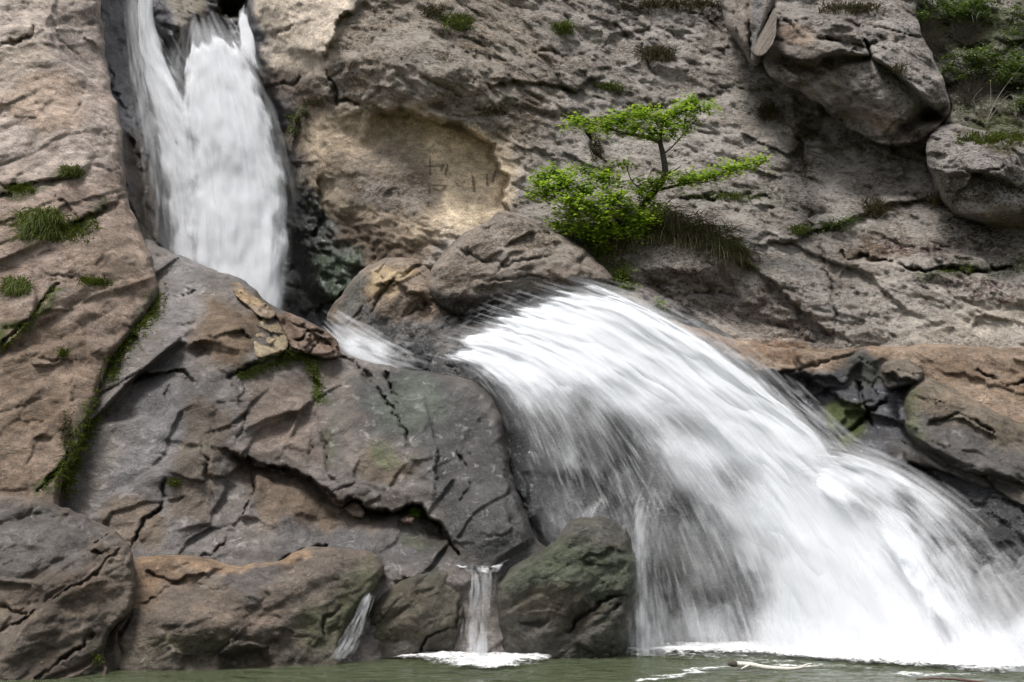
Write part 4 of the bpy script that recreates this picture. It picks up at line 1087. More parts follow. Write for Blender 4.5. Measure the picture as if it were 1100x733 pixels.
Rock('big_mossy', [(535, 640, 15.9), (560, 600, 16.0), (605, 570, 16.0), (640, 556, 16.1), (678, 580, 16.1), (683, 640, 16.0), (610, 640, 15.8), (670, 700, 16.25), (550, 700, 16.15), (610, 740, 16.05)],
     ops=[('crack', [(610, 680), (632, 655), (655, 640), (672, 640)], 2.8, 0.2), ('crack', [(560, 665), (575, 672), (590, 668)], 3, 0.1), ('crack', [(640, 660), (665, 648)], 3, 0.15), ('region', [(612, 690), (636, 656), (660, 645), (676, 690), (640, 705)], -0.06, 8), ('bulge', 590, 610, 30, 30, 0.1, 0), ('ledge', [(615, 600), (650, 590), (680, 595)], 0.08, 26)], rough=MOSSR, seed=19)
o = build_rock('big_mossy', 'boulder', [(532, 700), (534, 660), (533, 630), (545, 614), (565, 600), (585, 588), (600, 578), (610, 562), (632, 555), (656, 558), (672, 570), (681, 592), (687, 622), (681, 655), (675, 700), (672, 780), (536, 780)], step=1.5, roll=(16, 0.55), thick=1.0, base=(64, 62, 51), aux=(0.4, 0.1, 0.1), paints=[
    G(poly=[(535, 630), (600, 580), (690, 590), (690, 640), (600, 640)], col=(52, 64, 42), soft=16, a=0.9, moss=0.3), G(blob=(640, 565, 40, 10), col=(56, 58, 52), a=0.7, wet=0.5), G(blob=(600, 655, 50, 26), col=(76, 66, 50), a=0.7), G(poly=[(525, 685), (690, 680), (690, 780), (525, 780)], col=(54, 50, 40), a=0.85, wet=0.9, soft=9), G(blob=(645, 672, 20, 18), col=(72, 72, 64), a=0.6)])
tag(o, 'large dark boulder with green algae in front of the lower cascade', 'boulder')
# ==================================================================================
# WATER
# ==================================================================================
gv = np.array([(-400, -300, -1.2), (400, -300, -1.2), (400, 500, -1.2), (-400, 500, -1.2)], float)
M_BED = bark_material('riverbed', (0.05, 0.045, 0.03), (0.12, 0.10, 0.08))
tag(mesh_obj('ground', gv, [[0, 1, 2, 3]], M_BED, origin=(0, 0, -1.2)), kind='structure')
# the pool: finer towards the far shore that the photograph shows
nX, nY = 420, 300
X, Yg = np.meshgrid(np.linspace(-26, 26, nX), np.concatenate([np.linspace(-14, 11.5, 30), np.linspace(11.6, 18.5, nY - 30)]))


def pool_h(x, y):
    p = np.stack([x, y, np.zeros(len(x))], -1)
    u, _ = back(p)
    ag = sstep(250, 900, u)
    return 0.030 * fbm(p * (0.7, 1.1, 1), 3) + (0.004 + 0.012 * ag) * fbm(p * (3.2, 4.5, 1) + 9, 3)


P0 = np.stack([X.ravel(), Yg.ravel(), pool_h(X.ravel(), Yg.ravel())], -1)
ii = np.arange(nX * nY).reshape(nY, nX)
tag(mesh_obj('water', P0, np.stack([ii[:-1, :-1], ii[:-1, 1:], ii[1:, 1:], ii[1:, :-1]], -1).reshape(-1, 4), M_POOL, origin=(0, 0, 0)), kind='structure')


def sheet(guides, nu, nv):
    """interpolate guide streamlines (px, py, Y) to a [nu, nv, 3] grid"""
    g = np.stack([resample(catmull(q, 10), nv) for q in guides])          # [k, nv, 3]
    k = len(guides)
    t = np.linspace(0, k - 1, nu)
    P = np.concatenate([2 * g[:1] - g[1:2], g, 2 * g[-1:] - g[-2:-1]])
    i = np.clip(np.floor(t).astype(int), 0, k - 2)
    f = (t - i)[:, None, None]
    p0, p1, p2, p3 = P[i], P[i + 1], P[i + 2], P[i + 3]
    return 0.5 * (2 * p1 + (p2 - p0) * f + (2 * p0 - 5 * p1 + 4 * p2 - p3) * f ** 2 + (3 * p1 - p0 - 3 * p2 + p3) * f ** 3)


def clampY(g, rocks, gap=0.1):
    px, py = g[..., 0].ravel(), g[..., 1].ravel()
    Y = g[..., 2].ravel().copy()
    for r in rocks:
        Y = np.minimum(Y, ROCKS[r].depth(px, py, None, False) - gap)
    o = g.copy()
    o[..., 2] = Y.reshape(g.shape[:2])
    return o


class Fall:
    def __init__(self):
        self.v, self.f, self.uv, self.d = [], [], [], []
        self.n = 0

    def add(self, v, f, uv, d):
        self.v.append(v)
        self.f.append(np.asarray(f) + self.n)
        self.uv.append(uv)
        self.d.append(d)
        self.n += len(v)

    def build(self, name, mat, parent=None):
        v, f, uv, d = (np.concatenate(a) for a in (self.v, self.f, self.uv, self.d))
        return mesh_obj(name, v, f, mat, parent, attrs={'dens': np.clip(d, 0, 1)}, uv=uv)


def flow(F_, guides, dmap, nu=60, nv=90, layers=3, gap=0.09, rocks=(), edge=(0.06, 0.06), ends=(0.0, 0.0), billow=0.10, dadd=0.0, seed=0, bfreq=1.6, surge=0.0):
    g = sheet(guides, nu, nv)
    if rocks:
        g = clampY(g, rocks)
    s = np.linspace(0, 1, nu)[:, None] * np.ones((1, nv))
    t = np.linspace(0, 1, nv)[None, :] * np.ones((nu, 1))
    px, py = g[..., 0], g[..., 1]
    base = at(px, py, g[..., 2])
    du = np.sqrt(((base[1:] - base[:-1]) ** 2).sum(-1)).mean(1)
    dv = np.sqrt(((base[:, 1:] - base[:, :-1]) ** 2).sum(-1)).mean(0)
    u = np.concatenate([[0], np.cumsum(du)])[:, None] * np.ones((1, nv))
    v = np.concatenate([[0], np.cumsum(dv)])[None, :] * np.ones((nu, 1))
    dens = blend_map(dmap, px, py) if not np.isscalar(dmap) else np.full(px.shape, dmap)
    qn = np.stack([u.ravel() * 1.1, v.ravel() * 0.45, np.full(u.size, seed * 2.7)], -1)
    dens = dens + (0.32 * fbm(qn, 4)).reshape(px.shape) * (1.05 - dens).clip(0.1, 0.6) / 0.6
    e = np.ones_like(s)
    qe = np.stack([u.ravel() * 2.2, v.ravel() * 1.1, np.full(u.size, seed + 0.37)], -1)
    ne = fbm(qe, 4).reshape(s.shape)
    nf = fbm(qe * (4, 1.5, 1) + 8, 3).reshape(s.shape)
    for k_, (wd_, x_) in enumerate(((edge[0], s), (edge[1], 1 - s), (ends[0], t), (ends[1], 1 - t))):
        if wd_:
            e = e * sstep(0.05, 1.15, x_ / wd_ + (0.55 * ne + 0.35 * nf) * (x_ < wd_ * 1.6)) * sstep(0.0, 0.25, x_ / wd_)
    idx = np.arange(nu * nv).reshape(nu, nv)
    quads = np.stack([idx[:-1, :-1], idx[:-1, 1:], idx[1:, 1:], idx[1:, :-1]], -1).reshape(-1, 4)
    if surge:
        qs = np.stack([u.ravel() * 0.8, v.ravel() * 0.45, np.full(u.size, 7.7 + seed)], -1)
        sg = fbm(qs, 2).reshape(px.shape)
        g[..., 2] -= surge * 1.6 * sg * np.minimum(1, 0.2 + e)
        sh = sstep(0.55, 1.0, s) * sstep(0.12, 0.5, t)
        qa = np.stack([v.ravel() * 0.9, np.full(u.size, 2.2), np.full(u.size, 1.1 + seed)], -1)
        g[..., 1] -= 16 * sh * fbm(qa, 3).reshape(px.shape) * 1.5
        px, py = g[..., 0], g[..., 1]
    for l in range(layers):
        q = np.stack([u.ravel() * bfreq * 1.3, v.ravel() * bfreq * 0.5, np.full(u.size, 3.0 * l + seed)], -1)
        bl = billow * 1.5 * fbm(q, 3) + billow * 0.10 * fbm(q * (6, 1.2, 1) + 5, 2)
        lift = gap * (0.3 + l) * (0.25 + 0.75 * e.ravel())
        P = at(px.ravel(), py.ravel(), g[..., 2].ravel() - lift + bl * np.minimum(1, 0.3 + e.ravel()))
        d = (dens.ravel() + dadd - 0.07 * l) * e.ravel()
        F_.add(P, quads, np.stack([u.ravel() + 13.7 * l + seed * 3.1, v.ravel() + 5.3 * l + seed], -1), d)
    return g, dens * e


def sprays(F_, g, dens, n, length=(0.4, 1.3), width=(0.008, 0.02), lift=(0.0, 0.35), alpha=(0.2, 0.6), seed=0, lat=0.05, bias=0.0, rock=None):
    """thin ribbons of water along the flow"""
    r = np.random.default_rng(seed)
    nu, nv = g.shape[:2]
    W_ = at(g[..., 0], g[..., 1], g[..., 2])
    step = np.sqrt(((W_[:, 1:] - W_[:, :-1]) ** 2).sum(-1)).mean()
    w = (dens + bias).clip(0.0001).ravel()
    pick = r.choice(nu * nv, n, p=w / w.sum())
    i, j = pick // nv, pick % nv
    fi = np.clip(i + r.random(n) - 0.5, 0, nu - 1.001)
    L = r.uniform(*length, n) / step
    m = 7
    tt = np.linspace(0, 1, m)
    J = np.clip(j[:, None] + (tt[None] - 0.5) * L[:, None], 0, nv - 1.001)
    i0 = np.floor(fi).astype(int)[:, None]
    a = (fi[:, None] - i0)[..., None]
    j0 = np.floor(J).astype(int)
    c = (J - j0)[..., None]
    i1 = np.minimum(i0 + 1, nu - 1)
    P = (W_[i0, j0] * (1 - a) + W_[i1, j0] * a) * (1 - c) + (W_[i0, j0 + 1] * (1 - a) + W_[i1, j0 + 1] * a) * c
    lf = r.uniform(*lift, n)[:, None]
    P[..., 1] -= lf
    P[..., 0] += r.normal(0, lat, n)[:, None]
    P[..., 2] += r.normal(0, lat, n)[:, None] + 0.15 * lf
    T = np.gradient(P, axis=1)
    T /= np.linalg.norm(T, axis=2, keepdims=True) + 1e-9
    B = np.cross(T, np.array([0.0, 1.0, 0.0]))
    B /= np.linalg.norm(B, axis=2, keepdims=True) + 1e-6
    wd = 4.4 * r.uniform(*width, n)[:, None, None] * np.sin(np.pi * (0.10 + 0.80 * tt))[None, :, None]
    V = np.stack([P - B * wd, P - B * wd * 0.1, P + B * wd * 0.1, P + B * wd], 2)
    al = 0.42 * r.uniform(*alpha, n)[:, None] * np.sin(np.pi * tt)[None] ** 0.8
    z = np.zeros_like(al)
    al = np.stack([z, al, al, z], 2)
    base = (np.arange(n) * m * 4)[:, None, None] + (np.arange(m - 1) * 4)[None, :, None] + np.arange(3)[None, None]
    q = np.stack([base, base + 1, base + 5, base + 4], -1).reshape(-1, 4)
    F_.add(V.reshape(-1, 3), q, np.zeros((n * m * 4, 2)), al.ravel())


# ---- upper fall -------------------------------------------------------------------------
UP = Fall()
SPR = Fall()
gL = [
    [(140, -40, 21.9), (143, 20, 21.8), (148, 80, 21.6), (160, 150, 21.3), (168, 220, 21.0), (170, 320, 20.6)],
    [(150, -40, 21.8), (150, 30, 21.7), (160, 90, 21.5), (180, 160, 21.1), (195, 230, 20.8), (198, 330, 20.5)],
    [(158, -40, 21.8), (158, 30, 21.7), (175, 85, 21.4), (205, 150, 21.0), (225, 230, 20.8), (232, 340, 20.5)],
    [(174, -40, 21.8), (170, 20, 21.8), (196, 70, 21.5), (236, 140, 21.1), (260, 230, 20.8), (262, 345, 20.5)]]
g, d = flow(UP, gL, [(150, 0, 1.0), (145, 60, .75), (160, 60, 1.05), (165, 140, .85), (180, 180, .95), (172, 240, .8), (200, 300, .95), (230, 200, 1.05), (240, 300, .95)], 50, 110, 4, 0.12, ('cliff',), edge=(0.28, 0.2), billow=0.10, seed=1, dadd=0.0)
sprays(SPR, g, d, 600, (0.5, 1.6), lift=(0.05, 0.5), alpha=(0.06, 0.3), seed=1, lat=0.07)
gR = [
    [(196, 60, 21.6), (182, 85, 21.4), (174, 140, 21.0), (172, 220, 20.7), (168, 335, 20.4)],
    [(206, 34, 21.5), (206, 60, 21.3), (208, 130, 20.9), (214, 220, 20.6), (216, 340, 20.3)],
    [(220, 26, 21.4), (228, 60, 21.2), (238, 130, 20.8), (248, 220, 20.5), (250, 345, 20.2)],
    [(238, 34, 21.4), (254, 70, 21.2), (272, 130, 20.8), (286, 220, 20.5), (286, 350, 20.2)],
    [(258, 44, 21.5), (282, 88, 21.2), (304, 140, 20.9), (322, 215, 20.6), (318, 280, 20.4), (308, 350, 20.3)]]
g, d = flow(UP, gR, [(215, 40, 1.1), (240, 80, 1.15), (230, 150, 1.0), (280, 120, .98), (300, 160, .85), (310, 200, .8), (250, 230, .95), (225, 190, .82), (270, 260, 1.05), (300, 270, .9), (210, 300, 1.0), (245, 320, 1.0), (200, 120, .85)], 70, 110, 4, 0.14, edge=(0.26, 0.18), ends=(0.08, 0.0), billow=0.11, seed=2, dadd=0.0)
sprays(SPR, g, d, 1100, (0.5, 1.6), lift=(0.0, 0.5), alpha=(0.06, 0.3), seed=2, lat=0.08)
gT = [[(243, 30, 21.9), (248, 45, 21.6), (255, 70, 21.4), (262, 110, 21.1)], [(262, -2, 22.0), (262, 25, 21.7), (268, 55, 21.4), (282, 110, 21.1)], [(273, -4, 22.0), (272, 25, 21.7), (282, 60, 21.4), (298, 115, 21.1)]]
g, d = flow(UP, gT, 0.7, 20, 50, 2, 0.08, edge=(0.4, 0.35), ends=(0.2, 0.5), billow=0.06, seed=3, dadd=0.25)
gV = [[(128, -40, 22.0), (140, 60, 21.4), (152, 140, 21.0), (166, 220, 20.9)], [(140, -40, 21.9), (148, 60, 21.3), (160, 140, 20.9), (172, 225, 20.8)], [(150, -40, 21.8), (152, 60, 21.2), (168, 140, 20.8), (180, 225, 20.7)]]
g = sheet(gV, 20, 60)
sprays(SPR, g, np.ones((20, 60)), 300, (0.3, 1.0), (0.006, 0.012), (0.0, 0.2), (0.1, 0.35), seed=4)
upper = UP.build('waterfall', M_FALL)
tag(upper, 'tall narrow white waterfall dropping through the slot at upper left', 'waterfall')
SPR.build('spray', M_SPRAY, upper)

# ---- chute ---------------------------------------------------------------------------------
CH = Fall()
SPR = Fall()
gC = [[(346, 352, 19.2), (370, 378, 18.85), (420, 398, 18.7), (500, 425, 18.5)], [(347, 338, 19.5), (385, 362, 19.1), (430, 385, 18.8), (500, 405, 18.6)], [(352, 325, 19.8), (400, 350, 19.4), (450, 375, 19.0), (505, 390, 18.7)]]
g, d = flow(CH, gC, [(350, 335, .1), (362, 352, .5), (385, 372, .95), (410, 378, .85), (425, 372, .5), (400, 352, .2), (432, 372, .25), (445, 380, .1), (470, 390, .0), (500, 400, .0)], 30, 70, 2, 0.05, ('tan_ledge', 'cliff'), edge=(0.0, 0.3), ends=(0.1, 0.1), billow=0.03, seed=5)
sprays(SPR, g, d.clip(0, 1) ** 1.3, 420, (0.15, 0.6), (0.005, 0.011), (0.0, 0.12), (0.1, 0.5), seed=5, lat=0.04)
chute = CH.build('rapids', M_FALL)
tag(chute, 'short white rapids in the narrow chute between the grey slope and the tan ledge', 'rapids')
SPR.build('spray', M_SPRAY, chute)

# ---- lower cascade ----------------------------------------------------------------------------
CA = Fall()
SPR = Fall()
gA = [
    [(462, 390, 18.55), (500, 402, 18.1), (532, 440, 17.5), (553, 500, 17.1), (570, 570, 16.9), (584, 640, 16.8)],
    [(474, 374, 18.65), (536, 394, 18.1), (586, 440, 17.6), (622, 510, 17.25), (648, 590, 17.1), (660, 700, 17.1)],
    [(492, 354, 18.75), (572, 378, 18.15), (634, 430, 17.7), (690, 510, 17.3), (732, 600, 17.1), (762, 705, 17.0)],
    [(524, 332, 18.8), (616, 368, 18.2), (702, 430, 17.7), (776, 510, 17.3), (832, 600, 17.0), (872, 715, 16.7)],
    [(562, 316, 18.8), (658, 350, 18.25), (755, 420, 17.7), (842, 510, 17.2), (908, 600, 16.7), (965, 725, 16.1)],
    [(600, 306, 18.8), (690, 338, 18.3), (790, 408, 17.7), (882, 500, 17.15), (965, 600, 16.5), (1050, 735, 15.2)],
    [(642, 300, 18.8), (722, 340, 18.3), (812, 396, 17.75), (912, 490, 17.1), (1020, 600, 16.2), (1160, 745, 14.4)]]
dA = [(484, 386, 1.05), (505, 366, 1.25), (520, 370, 1.25), (560, 345, 1.35), (620, 330, 1.35), (680, 335, 1.25), (640, 375, 1.25), (600, 395, 1.05), (560, 405, .95), (530, 400, .9), (545, 440, .55), (560, 480, .34), (590, 460, .36), (620, 450, .34), (600, 520, .28), (580, 570, .28), (660, 470, .30),
      (690, 500, .34), (640, 540, .25), (740, 400, 1.1), (700, 420, .95), (790, 420, 1.1), (800, 385, .9), (840, 470, 1.1), (800, 480, .95), (880, 490, .9), (730, 470, .66), (780, 520, .52), (740, 540, .34), (700, 560, .34), (760, 590, .30), (720, 610, .26), (690, 650, .28), (720, 670, .3), (760, 660, .38), (800, 640, .42),
      (820, 580, .68), (850, 550, .95), (870, 620, .95), (830, 680, .7), (900, 560, 1.1), (930, 640, 1.15), (960, 690, 1.15), (900, 690, 1.0), (880, 600, 1.0), (950, 590, .95), (1000, 640, .85), (1050, 700, .95), (1020, 690, 1.0), (1090, 720, 1.0)]
gA_, dA_ = flow(CA, gA, dA, 150, 150, 4, 0.08, edge=(0.10, 0.09), ends=(0.08, 0.0), billow=0.15, seed=6, dadd=0.0, bfreq=1.5, surge=0.09)
sprays(SPR, gA_, dA_.clip(0, 1) ** 1.3, 2000, (0.3, 1.0), (0.004, 0.011), (0.0, 0.5), (0.05, 0.26), seed=6, lat=0.08, bias=0.03)
sprays(SPR, gA_, (0.8 - dA_).clip(0, 0.5) * (dA_ > 0.15), 700, (0.2, 0.7), (0.002, 0.004), (0.0, 0.4), (0.2, 0.6), seed=66, lat=0.08)
gB = [
    [(850, 535, 16.9), (880, 540, 16.7), (920, 580, 16.4), (960, 640, 15.8), (1000, 740, 15.0)],
    [(850, 510, 17.0), (890, 508, 16.9), (945, 545, 16.5), (1000, 610, 15.8), (1070, 740, 14.6)],
    [(855, 492, 17.1), (900, 492, 17.0), (965, 522, 16.6), (1035, 588, 15.9), (1130, 735, 14.3)],
    [(862, 480, 17.2), (915, 486, 17.0), (985, 512, 16.7), (1060, 562, 16.1), (1135, 630, 15.4), (1220, 730, 14.4)]]
dB = [(880, 510, .75), (930, 505, .92), (960, 515, .85), (940, 545, .45), (970, 545, .42), (1000, 535, .75), (1040, 560, .6), (1010, 590, .5), (980, 600, .7), (1050, 600, .5), (1030, 640, .5), (1075, 650, .25), (1060, 640, .3), (1090, 620, .6), (1100, 690, .8), (1060, 705, 1), (1000, 660, .8), (1100, 580, .4)]
gB_, dB_ = flow(CA, gB, dB, 70, 110, 3, 0.10, edge=(0.2, 0.16), ends=(0.12, 0.0), billow=0.12, seed=7, dadd=-0.03)
sprays(SPR, gB_, dB_.clip(0, 1) ** 1.3, 650, (0.35, 1.2), (0.005, 0.013), (0.0, 0.4), (0.06, 0.32), seed=7, lat=0.07, bias=0.03)
# the hump over the boulder: a star of smaller streams
gD = [[(632, 470, 17.05), (612, 520, 16.85), (598, 570, 16.7), (590, 615, 16.6)], [(655, 480, 17.0), (636, 525, 16.8), (620, 562, 16.6), (606, 605, 16.55)], [(690, 495, 16.9), (668, 532, 16.7), (650, 560, 16.5), (634, 598, 16.5)], [(715, 510, 16.85), (697, 540, 16.65), (680, 565, 16.5), (664, 600, 16.5)]]
g, d = flow(CA, gD, [(640, 500, .3), (620, 520, .3), (596, 565, .45), (592, 600, .55), (620, 560, .2), (660, 530, .35), (690, 520, .5), (680, 545, .5), (640, 560, .3), (655, 560, .35)], 44, 70, 2, 0.05, edge=(0.25, 0.25), ends=(0.3, 0.05), billow=0.06, seed=8)
gE = [[(690, 510, 16.7), (676, 550, 16.45), (674, 590, 16.28), (676, 640, 16.2), (674, 705, 16.15)], [(700, 510, 16.7), (686, 555, 16.42), (684, 600, 16.22), (687, 650, 16.17), (688, 705, 16.12)], [(712, 515, 16.72), (704, 560, 16.48), (704, 610, 16.35), (709, 650, 16.3), (712, 705, 16.25)], [(726, 520, 16.78), (732, 570, 16.6), (742, 620, 16.5), (748, 660, 16.45), (752, 705, 16.4)]]
g, d = flow(CA, gE, [(700, 530, .55), (684, 570, .5), (682, 610, .45), (683, 650, .42), (686, 690, .55), (708, 610, .15), (712, 670, .25), (745, 600, .05), (745, 690, .2)], 44, 70, 2, 0.05, edge=(0.32, 0.3), ends=(0.25, 0.0), billow=0.06, seed=9)
sprays(SPR, g, d.clip(0, 1) ** 1.5, 200, (0.15, 0.6), (0.004, 0.010), (0.0, 0.2), (0.08, 0.3), seed=9, lat=0.05)
# fine spray thrown off the left tip and the upper rim
gS = [[(430, 372, 18.9), (470, 355, 18.7), (520, 330, 18.6), (560, 312, 18.5)], [(445, 392, 18.5), (490, 375, 18.4), (540, 345, 18.3), (600, 320, 18.3)]]
sprays(SPR, sheet(gS, 12, 40), np.ones((12, 40)), 60, (0.06, 0.3), (0.005, 0.011), (0.0, 0.3), (0.1, 0.4), seed=10, lat=0.09)
gS = [[(640, 308, 18.6), (730, 335, 18.1), (800, 380, 17.7), (900, 470, 17.1), (960, 500, 16.8)], [(640, 322, 18.5), (722, 352, 18.0), (795, 400, 17.6), (885, 490, 17.0), (950, 515, 16.7)]]
sprays(SPR, sheet(gS, 12, 60), np.ones((12, 60)), 220, (0.15, 0.8), (0.005, 0.012), (0.0, 0.3), (0.1, 0.45), seed=11, lat=0.08)
gm = sheet(gA, 90, 90)
ext = gm[-1] - gm[-6]
pre = gm[0] - gm[5]
gm = np.concatenate([(gm[0] + pre)[None], gm, (gm[-1] + ext)[None]])
sm, tm = np.meshgrid(np.linspace(0, 1, gm.shape[0]), np.linspace(0, 1, gm.shape[1]), indexing='ij')
for k, lf in enumerate((0.35, 0.6, 0.9)):
    P = at(gm[..., 0], gm[..., 1], gm[..., 2] - lf * np.sin(np.pi * np.clip(sm, 0.06, 0.94)) ** 0.5 * (0.4 + 0.6 * tm)).reshape(-1, 3)
    nz = fbm(P * (1.3, 1.3, 0.9) + 31 * k, 3)
    dm = blend_map(dA, gm[..., 0].ravel(), gm[..., 1].ravel(), soft=30.0)
    a_ = (-0.05 + 0.20 * dm + 0.22 * nz).clip(0, 0.26) * sstep(0, 0.14, sm.ravel()) * sstep(0, 0.12, 1 - sm.ravel()) * sstep(0, 0.14, tm.ravel()) * (0.55 + 0.45 * tm.ravel())
    im = np.arange(sm.size).reshape(sm.shape)
    SPR.add(P, np.stack([im[:-1, :-1], im[:-1, 1:], im[1:, 1:], im[1:, :-1]], -1).reshape(-1, 4), np.zeros((sm.size, 2)), a_)
lower = CA.build('waterfall', M_FALL)
tag(lower, 'broad white cascade fanning out from the boulders down to the pool at right', 'waterfall')
SPR.build('spray', M_SPRAY, lower)

# ---- little spill between the two mossy boulders ---------------------------------------------------
SM = Fall()
SPR = Fall()
gP = [[(500, 614, 16.05), (503, 622, 15.95), (500, 650, 15.9), (494, 675, 15.85), (490, 708, 15.8)], [(512, 613, 16.05), (514, 622, 15.92), (513, 650, 15.88), (512, 675, 15.82), (512, 708, 15.76)], [(534, 613, 16.05), (533, 622, 15.95), (532, 650, 15.9), (534, 675, 15.85), (538, 708, 15.8)]]
g, d = flow(SM, gP, [(508, 618, .45), (524, 630, .5), (510, 640, .25), (530, 650, .42), (505, 660, .2), (498, 690, .65), (520, 698, .75), (532, 690, .45), (515, 670, .22)], 40, 60, 2, 0.04, edge=(0.3, 0.3), ends=(0.1, 0), billow=0.03, seed=12)
sprays(SPR, g, d.clip(0, 1) ** 1.5, 260, (0.1, 0.5), (0.003, 0.006), (0.0, 0.1), (0.1, 0.4), seed=12, lat=0.02)
# the white water resting in the notch above it
tx, ty = np.meshgrid(np.linspace(482, 560, 60), np.linspace(594, 616, 30))
Yn = 16.6 - (ty - 594) / 22 * 0.58
pn = at(tx.ravel(), ty.ravel(), Yn.ravel())
pn[:, 2] += 0.03 * fbm(pn * (7, 5, 1), 3)
msk = sstep(-1.5, 5.0, 3 * fbm(pn * (4, 4, 1) + 3, 3) + polysd(tx.ravel(), ty.ravel(), [(480, 608), (492, 603), (508, 602), (520, 598), (536, 596), (560, 595), (549, 603), (541, 609), (536, 617), (502, 617), (496, 611)]))
i2 = np.arange(tx.size).reshape(tx.shape)
SM.add(pn, np.stack([i2[:-1, :-1], i2[:-1, 1:], i2[1:, 1:], i2[1:, :-1]], -1).reshape(-1, 4), np.stack([tx.ravel() * 0.012, ty.ravel() * 0.04], -1), (0.60 + 0.45 * fbm(pn * (5, 5, 1), 3)) * msk)
spill = SM.build('waterfall', M_FALL)
tag(spill, 'small thin spill of water falling between the two mossy boulders', 'waterfall')
SPR.build('spray', M_SPRAY, spill)

# ---- trickle left of the olive boulder ----------------------------------------------------------------
TR = Fall()
SPR = Fall()
gQ = [[(394, 636, 15.55), (384, 655, 15.3), (370, 680, 15.05), (354, 708, 14.85)], [(397, 638, 15.55), (389, 660, 15.3), (378, 684, 15.1), (364, 708, 14.9)], [(400, 640, 15.55), (394, 664, 15.35), (386, 688, 15.2), (376, 708, 15.0)]]
g, d = flow(TR, gQ, [(396, 640, .42), (385, 660, .25), (375, 685, .25), (360, 704, .5), (390, 690, .05), (380, 705, .35)], 24, 40, 2, 0.03, edge=(0.12, 0.2), ends=(0.05, 0.0), billow=0.02, seed=13)
sprays(SPR, g, d.clip(0, 1), 110, (0.1, 0.4), (0.003, 0.006), (0.0, 0.06), (0.1, 0.45), seed=13, lat=0.015)
trick = TR.build('waterfall', M_FALL)
tag(trick, 'thin trickle sliding into the pool along the left side of the olive brown boulder', 'waterfall')
SPR.build('spray', M_SPRAY, trick)


# ---- foam on the pool ------------------------------------------------------------------------------------
def foam(outline, name, label, dens_in=0.75, soft=0.5, h=0.07, step=0.035, lump=5.0):
    o = catmull(np.asarray(outline, float), 6, True)
    Yo = Yw(o[:, 1])
    wp = at(o[:, 0], o[:, 1], Yo)[:, :2]
    x0, y0 = wp.min(0) - 0.1
    x1, y1 = wp.max(0) + 0.1
    nx, ny = int((x1 - x0) / step) + 2, int((y1 - y0) / step) + 2
    X, Yy = np.meshgrid(x0 + np.arange(nx) * step, y0 + np.arange(ny) * step)
    X, Yy = X.ravel(), Yy.ravel()
    q = np.stack([X * 1.2, Yy * 1.2, X * 0], -1)
    sdv = polysd(X + 0.32 * fbm(q, 4), Yy + 0.55 * fbm(q * 1.4 + 30, 4), wp)
    e = sstep(-0.05, soft, sdv)
    P = np.stack([X, Yy, X * 0], -1)
    hh = h * e * (0.45 + 0.9 * np.abs(fbm(P * lump, 3)) + 0.8 * np.maximum(0, fbm(P * lump * 0.3 + 7, 2)))
    P[:, 2] = 0.028 + hh + pool_h(X, Yy)
    ids = np.arange(nx * ny).reshape(ny, nx)
    quads = np.stack([ids[:-1, :-1], ids[:-1, 1:], ids[1:, 1:], ids[1:, :-1]], -1).reshape(-1, 4)
    quads = quads[(e[quads] > 0.01).any(1)]
    us = np.unique(quads)
    rm = np.full(nx * ny, -1)
    rm[us] = np.arange(len(us))
    ob = mesh_obj(name, P[us], rm[quads], M_FOAM, attrs={'dens': (dens_in * e)[us]})
    return tag(ob, kind='stuff', label=label, cat='foam')


foam([(610, 703), (640, 699), (680, 694), (760, 689), (850, 688), (940, 692), (1040, 700), (1200, 712), (1230, 739), (1120, 731), (1050, 727), (990, 724), (930, 719), (860, 714), (780, 709), (700, 707), (640, 705)], 'foam', 'thick white foam along the foot of the broad cascade', 0.85, 0.85, 0.06, 0.03)
foam([(415, 707), (470, 701), (530, 697), (590, 700), (625, 704), (600, 710), (570, 717), (525, 723), (470, 719), (435, 712)], 'foam', 'white foam patch in the pool under the small spill', 0.74, 0.40, 0.04)
foam([(335, 708), (360, 704), (395, 704), (430, 705), (400, 709), (360, 711)], 'foam', 'thin white foam below the trickle', 0.58, 0.25, 0.02)
foam([(600, 704), (680, 701), (770, 703), (860, 710), (940, 717), (1020, 723), (1120, 730), (960, 727), (860, 720), (780, 714), (690, 709), (620, 708)], 'foam', 'broken flecks of foam drifting in front of the cascade', 0.36, 0.5, 0.012)
foam([(672, 734), (700, 728.5), (740, 723), (775, 716.5), (800, 713), (830, 716), (868, 717), (884, 713.5), (884, 716), (860, 720.5), (820, 720.5), (790, 718.5), (760, 723.5), (720, 730), (690, 736)], 'foam', 'narrow line of foam gathered along the floating bleached branch', 0.66, 0.10, 0.012, 0.02)
foam([(940, 722), (985, 724), (1040, 727), (1060, 731), (1000, 731), (950, 727)], 'foam', 'small drift of foam beside the reddish twig', 0.5, 0.2, 0.01, 0.02)
FR = Fall()
base = catmull(np.array([(655, 699, 0), (700, 696, 0), (760, 692, 0), (830, 691, 0), (900, 694, 0), (960, 699, 0), (1030, 707, 0), (1100, 716, 0), (1180, 726, 0)], float), 8)
hh = np.interp(base[:, 0], [655, 720, 800, 880, 960, 1040, 1180], [0.04, 0.07, 0.14, 0.26, 0.42, 0.48, 0.42])
nb = len(base)
